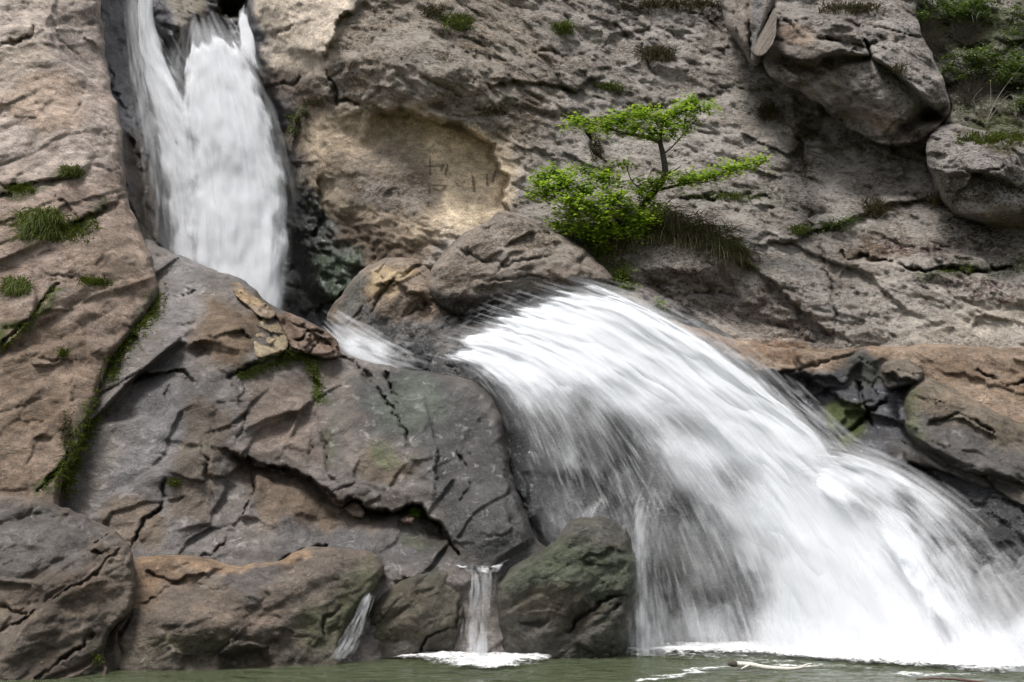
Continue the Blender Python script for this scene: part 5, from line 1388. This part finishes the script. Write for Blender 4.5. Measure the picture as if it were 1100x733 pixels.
for l in range(3):
    ph = np.linspace(0, np.pi, 16)
    bx = np.repeat(resample(base, 160)[:, None, :], 16, 1)
    hb = np.interp(bx[..., 0], base[:, 0], hh)
    cen = at(bx[..., 0], bx[..., 1], Yw(bx[..., 1]) + 0.15)
    R_ = hb * (1 - 0.24 * l)
    P = cen.copy()
    P[..., 1] += -np.cos(ph)[None] * -1 * R_ * 0.9 * -1
    P[..., 2] = 0.02 + np.sin(ph)[None] * R_
    nz = fbm(P.reshape(-1, 3) * 2.2 + 7 * l, 4).reshape(P.shape[:2])
    P[..., 2] += 0.30 * nz * np.sin(ph)[None] * R_ * 2
    P[..., 1] += 0.25 * nz
    dn = (0.74 * (1 - 0.80 * np.sin(ph)[None] ** 2) + 0.45 * nz + 0.05 * l) * sstep(0.0, 0.35, ph)[None] * sstep(655, 720, bx[..., 0])
    i3 = np.arange(160 * 16).reshape(160, 16)
    FR.add(P.reshape(-1, 3), np.stack([i3[:-1, :-1], i3[:-1, 1:], i3[1:, 1:], i3[1:, :-1]], -1).reshape(-1, 4), np.zeros((2560, 2)), dn.ravel())
FR.build('froth', M_FOAM, lower)
MI = Fall()
for l in range(3):
    ph = np.linspace(0.0, np.pi * 0.75, 18)
    bx = np.repeat(resample(base, 120)[:, None, :], 18, 1)
    hb = np.interp(bx[..., 0], base[:, 0], hh) * 1.5 + 0.22 + 0.12 * l
    P = at(bx[..., 0], bx[..., 1], Yw(bx[..., 1]) - 0.1 * l)
    nz = fbm(np.stack([bx[..., 0].ravel() * 0.03, np.tile(ph, 120) * 1.2, np.full(120 * 18, 4.4 + l)], -1), 4).reshape(P.shape[:2])
    P[..., 1] += -np.cos(ph)[None] * hb * 0.8
    P[..., 2] = 0.015 + np.sin(ph)[None] * hb * (1 + 0.5 * nz)
    a_ = (0.34 * (1 - np.sin(ph)[None]) ** 0.8 + 0.22 * nz).clip(0, 0.5) * sstep(0, 0.25, ph)[None] * sstep(0.0, 0.4, np.pi * 0.75 - ph)[None] * sstep(650, 760, bx[..., 0])
    im = np.arange(120 * 18).reshape(120, 18)
    MI.add(P.reshape(-1, 3), np.stack([im[:-1, :-1], im[:-1, 1:], im[1:, 1:], im[1:, :-1]], -1).reshape(-1, 4), np.zeros((2160, 2)), a_.ravel())
MI.build('mist', M_SPRAY, lower)


def tube(pts, radii, sides=8):
    pts = np.asarray(pts, float)
    n = len(pts)
    T = np.gradient(pts, axis=0)
    T /= np.linalg.norm(T, axis=1)[:, None] + 1e-9
    ref = np.array([0.3, 0.9, 0.2])
    A = np.cross(T, ref)
    A /= np.linalg.norm(A, axis=1)[:, None] + 1e-9
    B = np.cross(T, A)
    th = np.linspace(0, 2 * np.pi, sides, endpoint=False)
    r = np.broadcast_to(np.asarray(radii, float), (n,))
    V = pts[:, None] + r[:, None, None] * (np.cos(th)[None, :, None] * A[:, None] + np.sin(th)[None, :, None] * B[:, None])
    V = V.reshape(-1, 3)
    f = []
    for i in range(n - 1):
        for k in range(sides):
            k2 = (k + 1) % sides
            f.append((i * sides + k, i * sides + k2, (i + 1) * sides + k2, (i + 1) * sides + k))
    c0, c1 = len(V), len(V) + 1
    V = np.concatenate([V, pts[:1], pts[-1:]])
    for k in range(sides):
        k2 = (k + 1) % sides
        f.append((c0, k2, k, c0))
        f.append((c1, (n - 1) * sides + k, (n - 1) * sides + k2, c1))
    return V, np.array(f)


def tubes_obj(name, specs, mat, parent=None, origin=None):
    vs, fs, n = [], [], 0
    tri = []
    for pts, rad, s in specs:
        V, f = tube(pts, rad, s)
        cap = f[:, 0] == f[:, 3]
        fs.append(f[~cap] + n)
        tri.append(f[cap][:, :3] + n)
        vs.append(V)
        n += len(V)
    # caps as thin quads would be degenerate: leave the ends tapered and closed by a tiny ring
    return mesh_obj(name, np.concatenate(vs), np.concatenate(fs), mat, parent, origin=origin)


def wpt(px, py, z=0.05):
    y = Yw(py, z)
    return at(px, py, y)


M_BLEACH = bark_material('bleached_wood', (0.50, 0.47, 0.40), (0.72, 0.70, 0.64))
M_RED = bark_material('red_twig', (0.06, 0.025, 0.02), (0.13, 0.06, 0.045))
br = [wpt(790, 713.5, .06), wpt(806, 714, .07), wpt(822, 717, .06), wpt(846, 718.5, .06), wpt(860, 717.5, .07), wpt(866, 714.5, .09), wpt(872, 713, .10)]
br = catmull(np.array(br), 5)
specs = [(br, np.linspace(0.032, 0.010, len(br)), 8), (catmull(np.array([wpt(806, 714, .07), wpt(800, 717, .05), wpt(796, 719, .03)]), 4), np.linspace(0.02, 0.006, 9), 6), (catmull(np.array([wpt(860, 717.5, .07), wpt(874, 716, .07), wpt(884, 714, .08)]), 4), np.linspace(0.014, 0.005, 9), 6)]
drift = thing('driftwood', 'bleached pale branch with a dark broken end floating in the pool before the cascade', 'branch', tuple(wpt(828, 717, 0.0)))
tubes_obj('branch', specs, M_BLEACH, drift)
tubes_obj('broken_end', [(np.array([wpt(783, 713, .07), wpt(786, 713.2, .07), wpt(791, 713.6, .065)]), np.array([0.022, 0.038, 0.033]), 8)], M_BARK, drift)
tw = catmull(np.array([wpt(985, 730, .04), wpt(1000, 729, .05), wpt(1020, 729.5, .05), wpt(1045, 732, .04), wpt(1060, 734, .03)]), 5)
o = tubes_obj('twig', [(tw, np.linspace(0.009, 0.013, len(tw)), 7)], M_RED)
tag(o, 'reddish brown twig floating at the lower right edge of the pool', 'twig')
# ==================================================================================
# PLANTS
# ==================================================================================
def leaf_cloud(clumps, n_per, size, seed, flat=0.35, var_bias=0.0, holes=0.3):
    """clumps: (centre xyz, radii xyz); many small leaf blades on short sprays"""
    r = np.random.default_rng(seed)
    V, Fq, A = [], [], []
    tot = 0
    for (c, rad) in clumps:
        n = int(n_per * (rad[0] * rad[2]) ** 0.75 / 0.12)
        ns = max(3, n // 9)
        # sprays
        d = r.normal(size=(ns, 3))
        d /= np.linalg.norm(d, axis=1)[:, None]
        sc = c + d * rad * (r.random((ns, 1)) ** 0.45)
        keep = noise3(sc * 5.0 + seed) > -0.12 - 0.1 * (1 - holes)
        sc = sc[keep]
        d = d[keep]
        if not len(sc):
            continue
        k = 9
        ax = d * (1, 1, 0.3) + r.normal(size=d.shape) * 0.4
        ax /= np.linalg.norm(ax, axis=1)[:, None]
        t = np.linspace(-0.5, 0.5, k)
        pc = sc[:, None] + ax[:, None] * (t[None, :, None] * size * 5.0) + r.normal(size=(len(sc), k, 3)) * size * 0.45
        pc = pc.reshape(-1, 3)
        m = len(pc)
        nrm = np.stack([r.normal(0, flat, m), r.normal(-0.25, flat, m), np.ones(m)], -1)
        nrm /= np.linalg.norm(nrm, axis=1)[:, None]
        a = r.uniform(0, 2 * np.pi, m)
        tdir = np.stack([np.cos(a), np.sin(a), np.zeros(m)], -1)
        tdir -= nrm * (tdir * nrm).sum(1)[:, None]
        tdir /= np.linalg.norm(tdir, axis=1)[:, None]
        b = np.cross(nrm, tdir)
        L = size * r.uniform(0.45, 1.4, m)[:, None]
        w = L * 0.33
        bend = nrm * L * r.uniform(-0.25, 0.05, m)[:, None]
        v = np.stack([pc - tdir * L * 0.5, pc + b * w + bend * 0.3, pc + tdir * L * 0.5 + bend, pc - b * w + bend * 0.3], 1)
        V.append(v.reshape(-1, 3))
        Fq.append((np.arange(m) * 4)[:, None] + np.arange(4)[None] + tot)
        vv = np.clip(0.5 + 0.9 * noise3(pc * 2.2 + 3 + seed) + r.normal(0, 0.26, m) + var_bias, 0, 1)
        A.append(np.repeat(vv, 4))
        tot += m * 4
    return np.concatenate(V), np.concatenate(Fq), np.concatenate(A)


def px_clump(cx, cy, rx, ry, Y, rd=None):
    s = Y / F * 1.03
    return (at(cx, cy, Y), np.array([rx * s, (rd if rd else 0.6 * rx * s), ry * s]))


def blades(points, L, n, seed, spread=0.5, up=0.8, droop=0.7, out=0.6, width=0.007, lvar=0.5):
    """points [k,3] where blades root; returns ribbons"""
    r = np.random.default_rng(seed)
    k = len(points)
    b = points[r.integers(0, k, n)] + r.normal(0, 0.02, (n, 3))
    cl = noise3(b * 6.0 + seed)
    d = np.stack([r.normal(0, spread, n) + 0.5 * cl, -out + r.normal(0, spread * 0.6, n), up + r.normal(0, 0.3, n)], -1)
    d /= np.linalg.norm(d, axis=1)[:, None]
    LL = L * r.uniform(1 - lvar, 1 + lvar, n)
    m = 5
    t = np.linspace(0, 1, m)
    P = b[:, None] + d[:, None] * (LL[:, None, None] * t[None, :, None])
    P[..., 2] -= droop * LL[:, None] * t[None] ** 2
    side = np.cross(d, np.array([0, 1.0, 0.2]))
    side /= np.linalg.norm(side, axis=1)[:, None] + 1e-6
    w = width * (1.05 - t) * r.uniform(0.6, 1.3, n)[:, None]
    V = np.stack([P - side[:, None] * w[..., None], P + side[:, None] * w[..., None]], 2).reshape(-1, 3)
    base = (np.arange(n) * m * 2)[:, None] + (np.arange(m - 1) * 2)[None]
    q = np.stack([base, base + 1, base + 3, base + 2], -1).reshape(-1, 4)
    var = np.repeat(np.clip(r.normal(0.45, 0.25, n) + 0.3 * cl, 0, 1), m * 2)
    return V, q, var


def scatter_px(rock, line_or_blob, n, seed, lift=0.0):
    r = np.random.default_rng(seed)
    if len(line_or_blob) == 4 and np.isscalar(line_or_blob[0]):
        cx, cy, rx, ry = line_or_blob
        x = cx + r.normal(0, 0.5, n).clip(-0.9, 0.9) * rx
        y = cy + r.normal(0, 0.5, n).clip(-0.9, 0.9) * ry
    else:
        l = resample(np.asarray(line_or_blob[0], float), 60)
        i = r.integers(0, 60, n)
        x = l[i, 0] + r.normal(0, 0.5, n).clip(-0.9, 0.9) * line_or_blob[1]
        y = l[i, 1] + r.normal(0, 0.5, n).clip(-0.9, 0.9) * line_or_blob[1]
    return ROCKS[rock].point(x, y, lift)


def tuft(rock, blob, L, n, mat, label, seed, cat='grass tuft', name='grass_tuft', **kw):
    pts = scatter_px(rock, blob, 200, seed, 0.01)
    V, q, var = blades(pts, L, n, seed, **kw)
    o = mesh_obj(name, V, q, mat, attrs={'var': var}, smooth=False)
    return tag(o, label, cat)


# ---- the little tree growing from the cliff -----------------------------------------------
YT = float(ROCKS['cliff'].Y(700, 232)[0])
T0 = YT - 0.15


def tp(px, py, dy=0.0):
    return at(px, py, T0 - dy)


tree = thing('tree', 'small leaning tree with layered bright green leaves growing out of the cliff', 'tree', tuple(tp(684, 236)))
trunk = catmull(np.array([tp(672, 244, -.1), tp(686, 226, .1), tp(702, 207, .35), tp(714, 188, .5), tp(712, 166, .6), tp(709, 152, .65), tp(710, 140, .7)]), 6)
limbs = [(trunk, np.linspace(0.075, 0.03, len(trunk)), 8)]


def limb(pts, r0, r1=0.006):
    c = catmull(np.array(pts), 5)
    limbs.append((c, np.linspace(r0, r1, len(c)), 6))


limb([tp(710, 154, .65), tp(695, 148, .7), tp(669, 143, .75), tp(643, 135, .7), tp(618, 131, .7)], 0.035)
limb([tp(710, 142, .7), tp(714, 130, .75), tp(730, 121, .8), tp(755, 114, .8)], 0.028)
limb([tp(709, 146, .7), tp(698, 134, .9), tp(688, 124, .95)], 0.02)
limb([tp(695, 148, .7), tp(684, 138, .5), tp(672, 128, .45)], 0.016)
limb([tp(714, 188, .5), tp(725, 183, .6), tp(732, 178, .65)], 0.016)
limb([tp(704, 205, .35), tp(738, 197, .7), tp(768, 189, .8), tp(803, 177, .85), tp(824, 172, .85)], 0.026)
limb([tp(738, 197, .7), tp(756, 196, .9), tp(775, 192, 1.0)], 0.012)
limb([tp(712, 166, .6), tp(722, 158, .7), tp(738, 140, .7), tp(748, 128, .7)], 0.014)
limb([tp(700, 210, .3), tp(680, 196, .5), tp(672, 176, .5)], 0.014)
tubes_obj('trunk', limbs, M_BARK, tree)
cl = []
for cx, cy, rx, ry, dy in [(618, 131, 13, 5, .7), (634, 136, 12, 5, .7), (652, 137, 14, 7, .75), (668, 130, 18, 10, .8), (684, 136, 14, 10, .9), (688, 122, 20, 7, .9), (708, 128, 18, 10, .8), (724, 122, 18, 9, .8), (740, 116, 20, 8, .8), (757, 117, 14, 7, .8), (720, 140, 14, 7, .9), (736, 134, 13, 6, .7), (700, 144, 12, 5, .9), (755, 128, 8, 4, .7), (748, 108, 14, 4, .7),
                           (718, 193, 12, 7, .6), (736, 193, 16, 6, .75), (752, 191, 14, 6, .85), (768, 189, 14, 6, .85), (785, 182, 15, 6, .85), (800, 178, 14, 5, .85), (815, 173, 11, 4, .85), (672, 176, 10, 5, .5), (690, 206, 12, 8, .5), (703, 222, 12, 9, .4), (700, 195, 12, 6, .6)]:
    cl.append(px_clump(cx, cy, rx, ry, T0 - dy))
V, q, var = leaf_cloud(cl, 820, 0.064, 3, var_bias=0.2)
mesh_obj('crown', V, q, M_LEAF, tree, attrs={'var': var}, smooth=False)

bush = thing('shrub', 'bright green leafy shrub crowding the foot of the little tree', 'shrub', tuple(tp(630, 232)))
cl = []
for cx, cy, rx, ry, dy in [(582, 196, 14, 7, .5), (596, 188, 14, 7, .5), (588, 208, 16, 7, .6), (606, 198, 16, 9, .7), (612, 214, 16, 8, .8), (628, 205, 14, 8, .7), (634, 222, 18, 9, .8), (650, 192, 16, 8, .6), (656, 212, 16, 9, .7), (668, 200, 12, 7, .5), (648, 232, 14, 8, .7), (616, 230, 16, 7, .7), (672, 226, 14, 9, .6), (630, 184, 10, 5, .4), (612, 184, 8, 4, .4), (690, 236, 14, 8, .5), (600, 243, 10, 6, .5), (624, 246, 14, 7, .6), (642, 250, 14, 7, .5), (662, 246, 14, 8, .5), (684, 250, 10, 6, .4), (646, 268, 8, 6, .3)]:
    cl.append(px_clump(cx, cy, rx, ry, T0 - dy))
V, q, var = leaf_cloud(cl, 1150, 0.068, 5, var_bias=0.18)
mesh_obj('foliage', V, q, M_LEAF, bush, attrs={'var': var}, smooth=False)
tw = []
for x, y, dy in [(585, 196, .5), (606, 198, .7), (634, 222, .8), (650, 192, .6), (668, 200, .5), (612, 230, .7), (656, 205, .7)]:
    c = catmull(np.array([tp(664, 244, -.05), tp((664 + x) / 2, (244 + y) / 2 + 4, dy * .6), tp(x, y, dy)]), 5)
    tw.append((c, np.linspace(0.02, 0.005, len(c)), 5))
tubes_obj('stem', tw, M_BARK, bush)

# curtain of dead grass and roots hanging below it
for k, (ln, L, n, lab) in enumerate([
    ([(606, 246), (640, 252), (668, 262)], 0.30, 800, 'dry hanging grass below the left half of the shrub'),
    ([(660, 240), (690, 240), (722, 244)], 0.46, 1300, 'thick brown curtain of dead grass hanging under the little tree trunk'),
    ([(716, 238), (750, 250), (778, 262), (797, 272)], 0.40, 1200, 'brown hanging grass along the sloping rim right of the little tree'),
    ([(640, 266), (656, 280), (668, 296)], 0.2, 300, 'straggling dry grass trailing down the rock toward the crest of the cascade')]):
    pts = scatter_px('cliff', (ln, 22), 200, 60 + k, 0.05)
    V, q, var = blades(pts, L, n, 60 + k, spread=0.8, up=0.25, droop=0.9, out=0.45, width=0.006, lvar=0.8)
    o = thing('dry_grass', lab, 'grass', tuple(pts.mean(0)))
    mesh_obj('dead_blades', V, q, M_DRY, o, attrs={'var': var}, smooth=False)
    pts2 = scatter_px('cliff', ([(x, y) for x, y in ln], 16), 120, 90 + k, 0.06)
    V, q, var = blades(pts2, 0.16, int(n * 0.9), 90 + k, spread=0.5, up=0.5, droop=0.8, out=0.5, width=0.007)
    mesh_obj('green_blades', V, q, M_GRASS, o, attrs={'var': var}, smooth=False)


def little_plant(rock, clumps, lab, seed, mat=None, size=0.05, n=110, cat='plant', name='plant', lift=0.1, stems=True):
    cs = []
    for cx, cy, rx, ry in clumps:
        Y = float(ROCKS[rock].Y(cx, cy)[0]) - lift
        cs.append(px_clump(cx, cy, rx, ry, Y))
    root = ROCKS[rock].point(clumps[0][0], clumps[0][1] + clumps[0][3])[0]
    o = thing(name, lab, cat, tuple(root))
    V, q, var = leaf_cloud(cs, n * 6, size, seed, var_bias=0.08)
    mesh_obj('foliage', V, q, mat or M_LEAF2, o, attrs={'var': var}, smooth=False)
    if stems:
        tw = []
        rr = np.random.default_rng(seed)
        for (c, rad) in cs:
            for _ in range(3):
                e = c + rr.normal(0, 0.6, 3) * rad
                cc = catmull(np.array([root, (root + e) / 2 + rr.normal(0, 0.04, 3), e]), 4)
                tw.append((cc, np.linspace(0.010, 0.003, len(cc)), 5))
        tubes_obj('stem', tw, M_BARK, o)
    return o


# ---- shrubs on the bank, upper right -----------------------------------------------------
little_plant('bank', [(1028, 10, 34, 12), (1000, 2, 20, 10), (1055, 4, 22, 11), (1040, 20, 28, 8), (990, 18, 10, 7)], 'spreading green cushion shrub at the top right above pale rubble', 201, size=0.05, n=120, cat='shrub', name='shrub', lift=0.25)
little_plant('bank', [(1085, 14, 22, 12), (1108, 24, 18, 14), (1092, 34, 20, 8)], 'dull olive shrub at the top right corner', 202, size=0.045, n=100, cat='shrub', name='shrub', lift=0.3)
little_plant('bank', [(1070, 60, 28, 12), (1094, 68, 22, 14), (1052, 70, 18, 10), (1080, 80, 22, 9), (1045, 60, 12, 7)], 'green shrub in the middle of the upper right bank with bare pale twigs', 203, size=0.05, n=120, cat='shrub', name='shrub', lift=0.3)
little_plant('bank', [(1022, 62, 14, 7), (1016, 76, 12, 7), (1038, 82, 14, 7)], 'small fresh green shrub just above the tip of the overhanging boulder', 204, size=0.045, n=120, cat='shrub', name='shrub', lift=0.2)
little_plant('bank', [(1098, 112, 14, 9), (1108, 100, 10, 9)], 'green shrub at the right edge above the rounded boulder', 205, size=0.05, n=110, cat='shrub', name='shrub', lift=0.3)
for k, (x, y, lab) in enumerate([(990, 38, 'grey dead tuft beside the flank of the overhanging boulder'), (1006, 54, 'pale dead bush between the overhanging boulder and the green shrubs'), (1038, 40, 'grey dead tuft among the pale rubble below the cushion shrub'), (1062, 92, 'tangled grey dead brush under the green bank shrub'), (1040, 100, 'dark dead brush left of the bare twigs')]):
    tuft('bank', (x, y, 16, 12), 0.30, 420, M_GREY, lab, 210 + k, cat='dead brush', name='dead_brush', spread=0.9, up=0.8, droop=0.25, out=0.7, width=0.006)
for lab, stems in (('pale bare crooked twigs rising from the upper right bank toward the right edge', [((1058, 134), (1075, 100), (1102, 66), .009), ((1058, 134), (1085, 102), (1092, 128), .007), ((1058, 134), (1064, 112), (1064, 86), .006), ((1058, 134), (1046, 108), (1056, 94), .006)]),
                   ('short bare upright twig in front of the cushion shrub at top right', [((1050, 30), (1049, 20), (1052, 12), .011), ((1050, 30), (1046, 24), (1044, 16), .007)])):
    tw = []
    for a, m, e, r_ in stems:
        pts = [ROCKS['bank'].point(*a, 0.10)[0], ROCKS['bank'].point(*m, 0.45)[0], ROCKS['bank'].point(*e, 0.55)[0]]
        c = catmull(np.array(pts), 8)
        tw.append((c, np.linspace(r_, r_ * 0.3, len(c)), 6))
    tag(tubes_obj('bare_twigs', tw, M_TWIG), lab, 'twigs')

# ---- grass and moss on the tan dome -----------------------------------------------------------
tuft('dome', (46, 243, 26, 16), 0.32, 1300, M_GRASS, 'largest grass clump on the tan dome, dense and drooping near the left edge', 301, spread=0.9, droop=0.9, out=0.6, lvar=0.7)
tuft('dome', (78, 248, 30, 14), 0.12, 700, M_MOSS, 'low mossy mat just right of the largest grass clump', 302, cat='moss', name='moss_mat', spread=0.7, droop=0.5)
tuft('dome', (77, 186, 12, 6), 0.16, 420, M_GRASS, 'small grass tuft in the upper crack of the tan dome', 303, spread=0.7, droop=0.8)
tuft('dome', (18, 309, 14, 9), 0.24, 700, M_GRASS, 'rounded grass tuft at the left edge below the largest clump', 304, spread=0.7, droop=0.9)
tuft('dome', (102, 304, 18, 4), 0.10, 420, M_MOSS, 'thin mossy patch on the tan dome left of the slot corner', 305, cat='moss', name='moss_mat', spread=0.7, droop=0.5)
tuft('dome', (22, 204, 16, 6), 0.12, 420, M_MOSS, 'dark moss patch near the left edge above the largest grass clump', 306, cat='moss', name='moss_mat', spread=0.6, droop=0.5)
tuft('dome', (68, 380, 5, 3), 0.09, 120, M_MOSS, 'tiny green sprig in the middle of the tan dome', 307, cat='moss', name='moss_mat', spread=0.7, droop=0.4)
tuft('dome', (72, 462, 6, 18), 0.10, 260, M_DRY, 'dull moss smear low on the tan dome beside the mossy crack', 308, cat='moss', name='moss_mat', spread=0.5, droop=0.7, up=0.3)
for nm, ln, w, L, n, lab, rk, sd in [
    ('moss_strip', [(172, 314), (168, 330), (150, 352), (140, 365), (124, 385), (120, 405)], 9, 0.16, 2200, 'upper half of the dark moss strip along the edge of the tan dome', 'slope', 311),
    ('moss_strip', [(130, 385), (118, 405), (112, 430), (94, 462), (80, 490), (68, 528)], 12, 0.19, 3600, 'lower bushier half of the moss strip along the edge of the tan dome', 'dome', 312),
    ('moss_strip', [(2, 376), (20, 358), (42, 330), (60, 306)], 4, 0.07, 500, 'thin line of moss in a curved crack on the tan dome', 'dome', 313),
    ('moss_strip', [(46, 526), (60, 508), (72, 490)], 5, 0.08, 330, 'short moss line at the foot of the tan dome', 'dome', 314),
    ('moss_strip', [(256, 404), (280, 396), (305, 388), (322, 380)], 7, 0.09, 1000, 'moss in the slanting crack under the pale yellow chunk', 'slope', 315),
    ('moss_strip', [(318, 376), (334, 394), (343, 412), (342, 432)], 7, 0.10, 1000, 'bright moss strip running down the grey slope from the ridge rubble', 'slope', 316),
    ('moss_strip', [(104, 704), (108, 712)], 5, 0.06, 160, 'moss in the cleft at the foot of the corner boulder', 'left_boulder', 317)]:
    pts = scatter_px(rk, (ln, w), 260, sd, 0.04)
    V, q, var = blades(pts, L * 0.55, int(n * 0.55), sd, spread=0.8, up=0.35, droop=0.6, out=0.6, width=0.007, lvar=0.8)
    # the mat the fronds grow from, following the rock
    lr = resample(np.asarray(ln, float), 70)
    tg = np.gradient(lr, axis=0)
    tg /= np.linalg.norm(tg, axis=1)[:, None]
    nw = w * 0.34 * (0.55 + 0.9 * np.abs(noise3(np.stack([lr[:, 0] * 0.09, lr[:, 1] * 0.09, np.full(70, sd * 1.1)], -1))))
    ac = np.linspace(-1, 1, 7)
    mx_ = lr[:, None, 0] - tg[:, None, 1] * nw[:, None] * ac[None]
    my_ = lr[:, None, 1] + tg[:, None, 0] * nw[:, None] * ac[None]
    MP = ROCKS[rk].point(mx_.ravel(), my_.ravel(), 0.0)
    bump_ = 0.03 * (1 - np.tile(ac, 70) ** 2) * (0.5 + 1.2 * np.abs(fbm(MP * 9.0, 2)))
    MP[:, 1] -= bump_ - 0.012 * np.abs(np.tile(ac, 70)) ** 4
    im = np.arange(490).reshape(70, 7)
    mq = np.stack([im[:-1, :-1], im[1:, :-1], im[1:, 1:], im[:-1, 1:]], -1).reshape(-1, 4)
    q = np.concatenate([q, mq + len(V)])
    V = np.concatenate([V, MP])
    var = np.concatenate([var, np.clip(0.30 + 0.5 * fbm(MP * 6.0, 2), 0, 1)])
    o = mesh_obj(nm, V, q, M_MOSS, attrs={'var': var}, smooth=False)
    tag(o, lab, 'moss')
tuft('slope', (188, 519, 6, 2), 0.08, 120, M_MOSS, 'single small green tuft on the lower grey slope', 320, spread=0.7, droop=0.6)
tuft('slope', (448, 552, 7, 4), 0.09, 200, M_LEAF, 'yellow green moss cushion at the lower end of the undercut', 321, cat='moss', name='moss_mat', spread=0.6, droop=0.6)
tuft('slope', (318, 382, 14, 6), 0.12, 400, M_GRASS, 'low grass at the foot of the ridge rubble', 322, spread=0.7, droop=0.7)

# ---- tufts on the cliff ------------------------------------------------------------------------
little_plant('cliff', [(318, 128, 11, 7), (326, 120, 8, 5), (316, 142, 8, 6)], 'leafy plant clinging beside the right rim of the upper fall', 330, size=0.04, n=120)
little_plant('cliff', [(668, 296, 10, 8), (674, 308, 7, 5)], 'fresh green creeper on the rock above the crest of the cascade', 331, mat=M_LEAF, size=0.045, n=120)
little_plant('cliff', [(708, 326, 6, 7)], 'tiny green plant at the right end of the crest of the cascade', 332, mat=M_LEAF, size=0.04, n=110)
little_plant('cliff', [(566, 252, 7, 5)], 'small green sprig left of the hanging grass', 333, mat=M_LEAF, size=0.04, n=110)
little_plant('cliff', [(900, 240, 14, 7), (884, 246, 9, 5), (912, 236, 8, 5)], 'leafy green plant rooted in the cliff crack below the dark hollow', 334, size=0.04, n=120)
for k, (x, y, rx, ry, L, n, m, lab) in enumerate([
    (492, 26, 16, 8, .26, 420, M_GRASS, 'olive grass tuft near the top of the cliff above the hollow'),
    (466, 14, 12, 6, .2, 260, M_DRY, 'dry tuft at the top of the cliff left of the olive one'),
    (606, 32, 10, 7, .24, 300, M_GRASS, 'lone grass tuft high on the cliff above the little tree'),
    (704, 60, 22, 7, .26, 600, M_DRY, 'dark dry bushy tuft on the upper cliff between tree and rock rib'),
    (722, 6, 60, 6, .28, 700, M_DRY, 'long band of dark dry growth along the top edge of the cliff'),
    (655, 94, 16, 4, .14, 260, M_GRASS, 'thin grass in the ledge above the left end of the tree'),
    (640, 160, 6, 14, .14, 260, M_DRY, 'dry growth in the short crack left of the tree crown'),
    (825, 122, 10, 8, .26, 360, M_DRY, 'dark dry tuft on the cliff under the overhanging boulder'),
    (866, 145, 8, 6, .16, 220, M_DRY, 'small dry tuft in the shade of the overhanging boulder'),
    (940, 226, 14, 10, .28, 420, M_DRY, 'brown dry bush left of the rounded boulder'),
    (1004, 216, 10, 6, .2, 260, M_DRY, 'dry fringe at the lower left of the rounded boulder'),
    (860, 248, 12, 5, .16, 260, M_GRASS, 'sparse grass at the left end of the cliff crack'),
    (780, 212, 40, 4, .12, 460, M_GRASS, 'thin grass line in the crack below the tree limb'),
    (1024, 290, 18, 3, .10, 260, M_GRASS, 'short grass in the crack between the faded letters'),
    (340, 110, 14, 5, .14, 240, M_DRY, 'dry tuft on the lip between upper fall and hollow'),
    (530, 120, 20, 6, .14, 300, M_DRY, 'sparse dry growth on the brow over the hollow')]):
    tuft('cliff', (x, y, rx, ry), L, n, m, lab, 340 + k, spread=0.7, droop=0.75, out=0.6)
for k, (x, y, rx, ry, L, n, lab) in enumerate([(912, 10, 34, 5, .22, 480, 'dry growth along the top of the overhanging boulder'), (960, 75, 16, 6, .14, 220, 'dark tuft on the back of the overhanging boulder')]):
    tuft('overhang', (x, y, rx, ry), L, n, M_DRY, lab, 370 + k, spread=0.7, droop=0.7)
tuft('right_boulder', (1070, 150, 44, 7), 0.12, 900, M_MOSS, 'rusty moss cap on the rounded boulder at the right edge', 375, cat='moss', name='moss_mat', spread=0.7, droop=0.6)
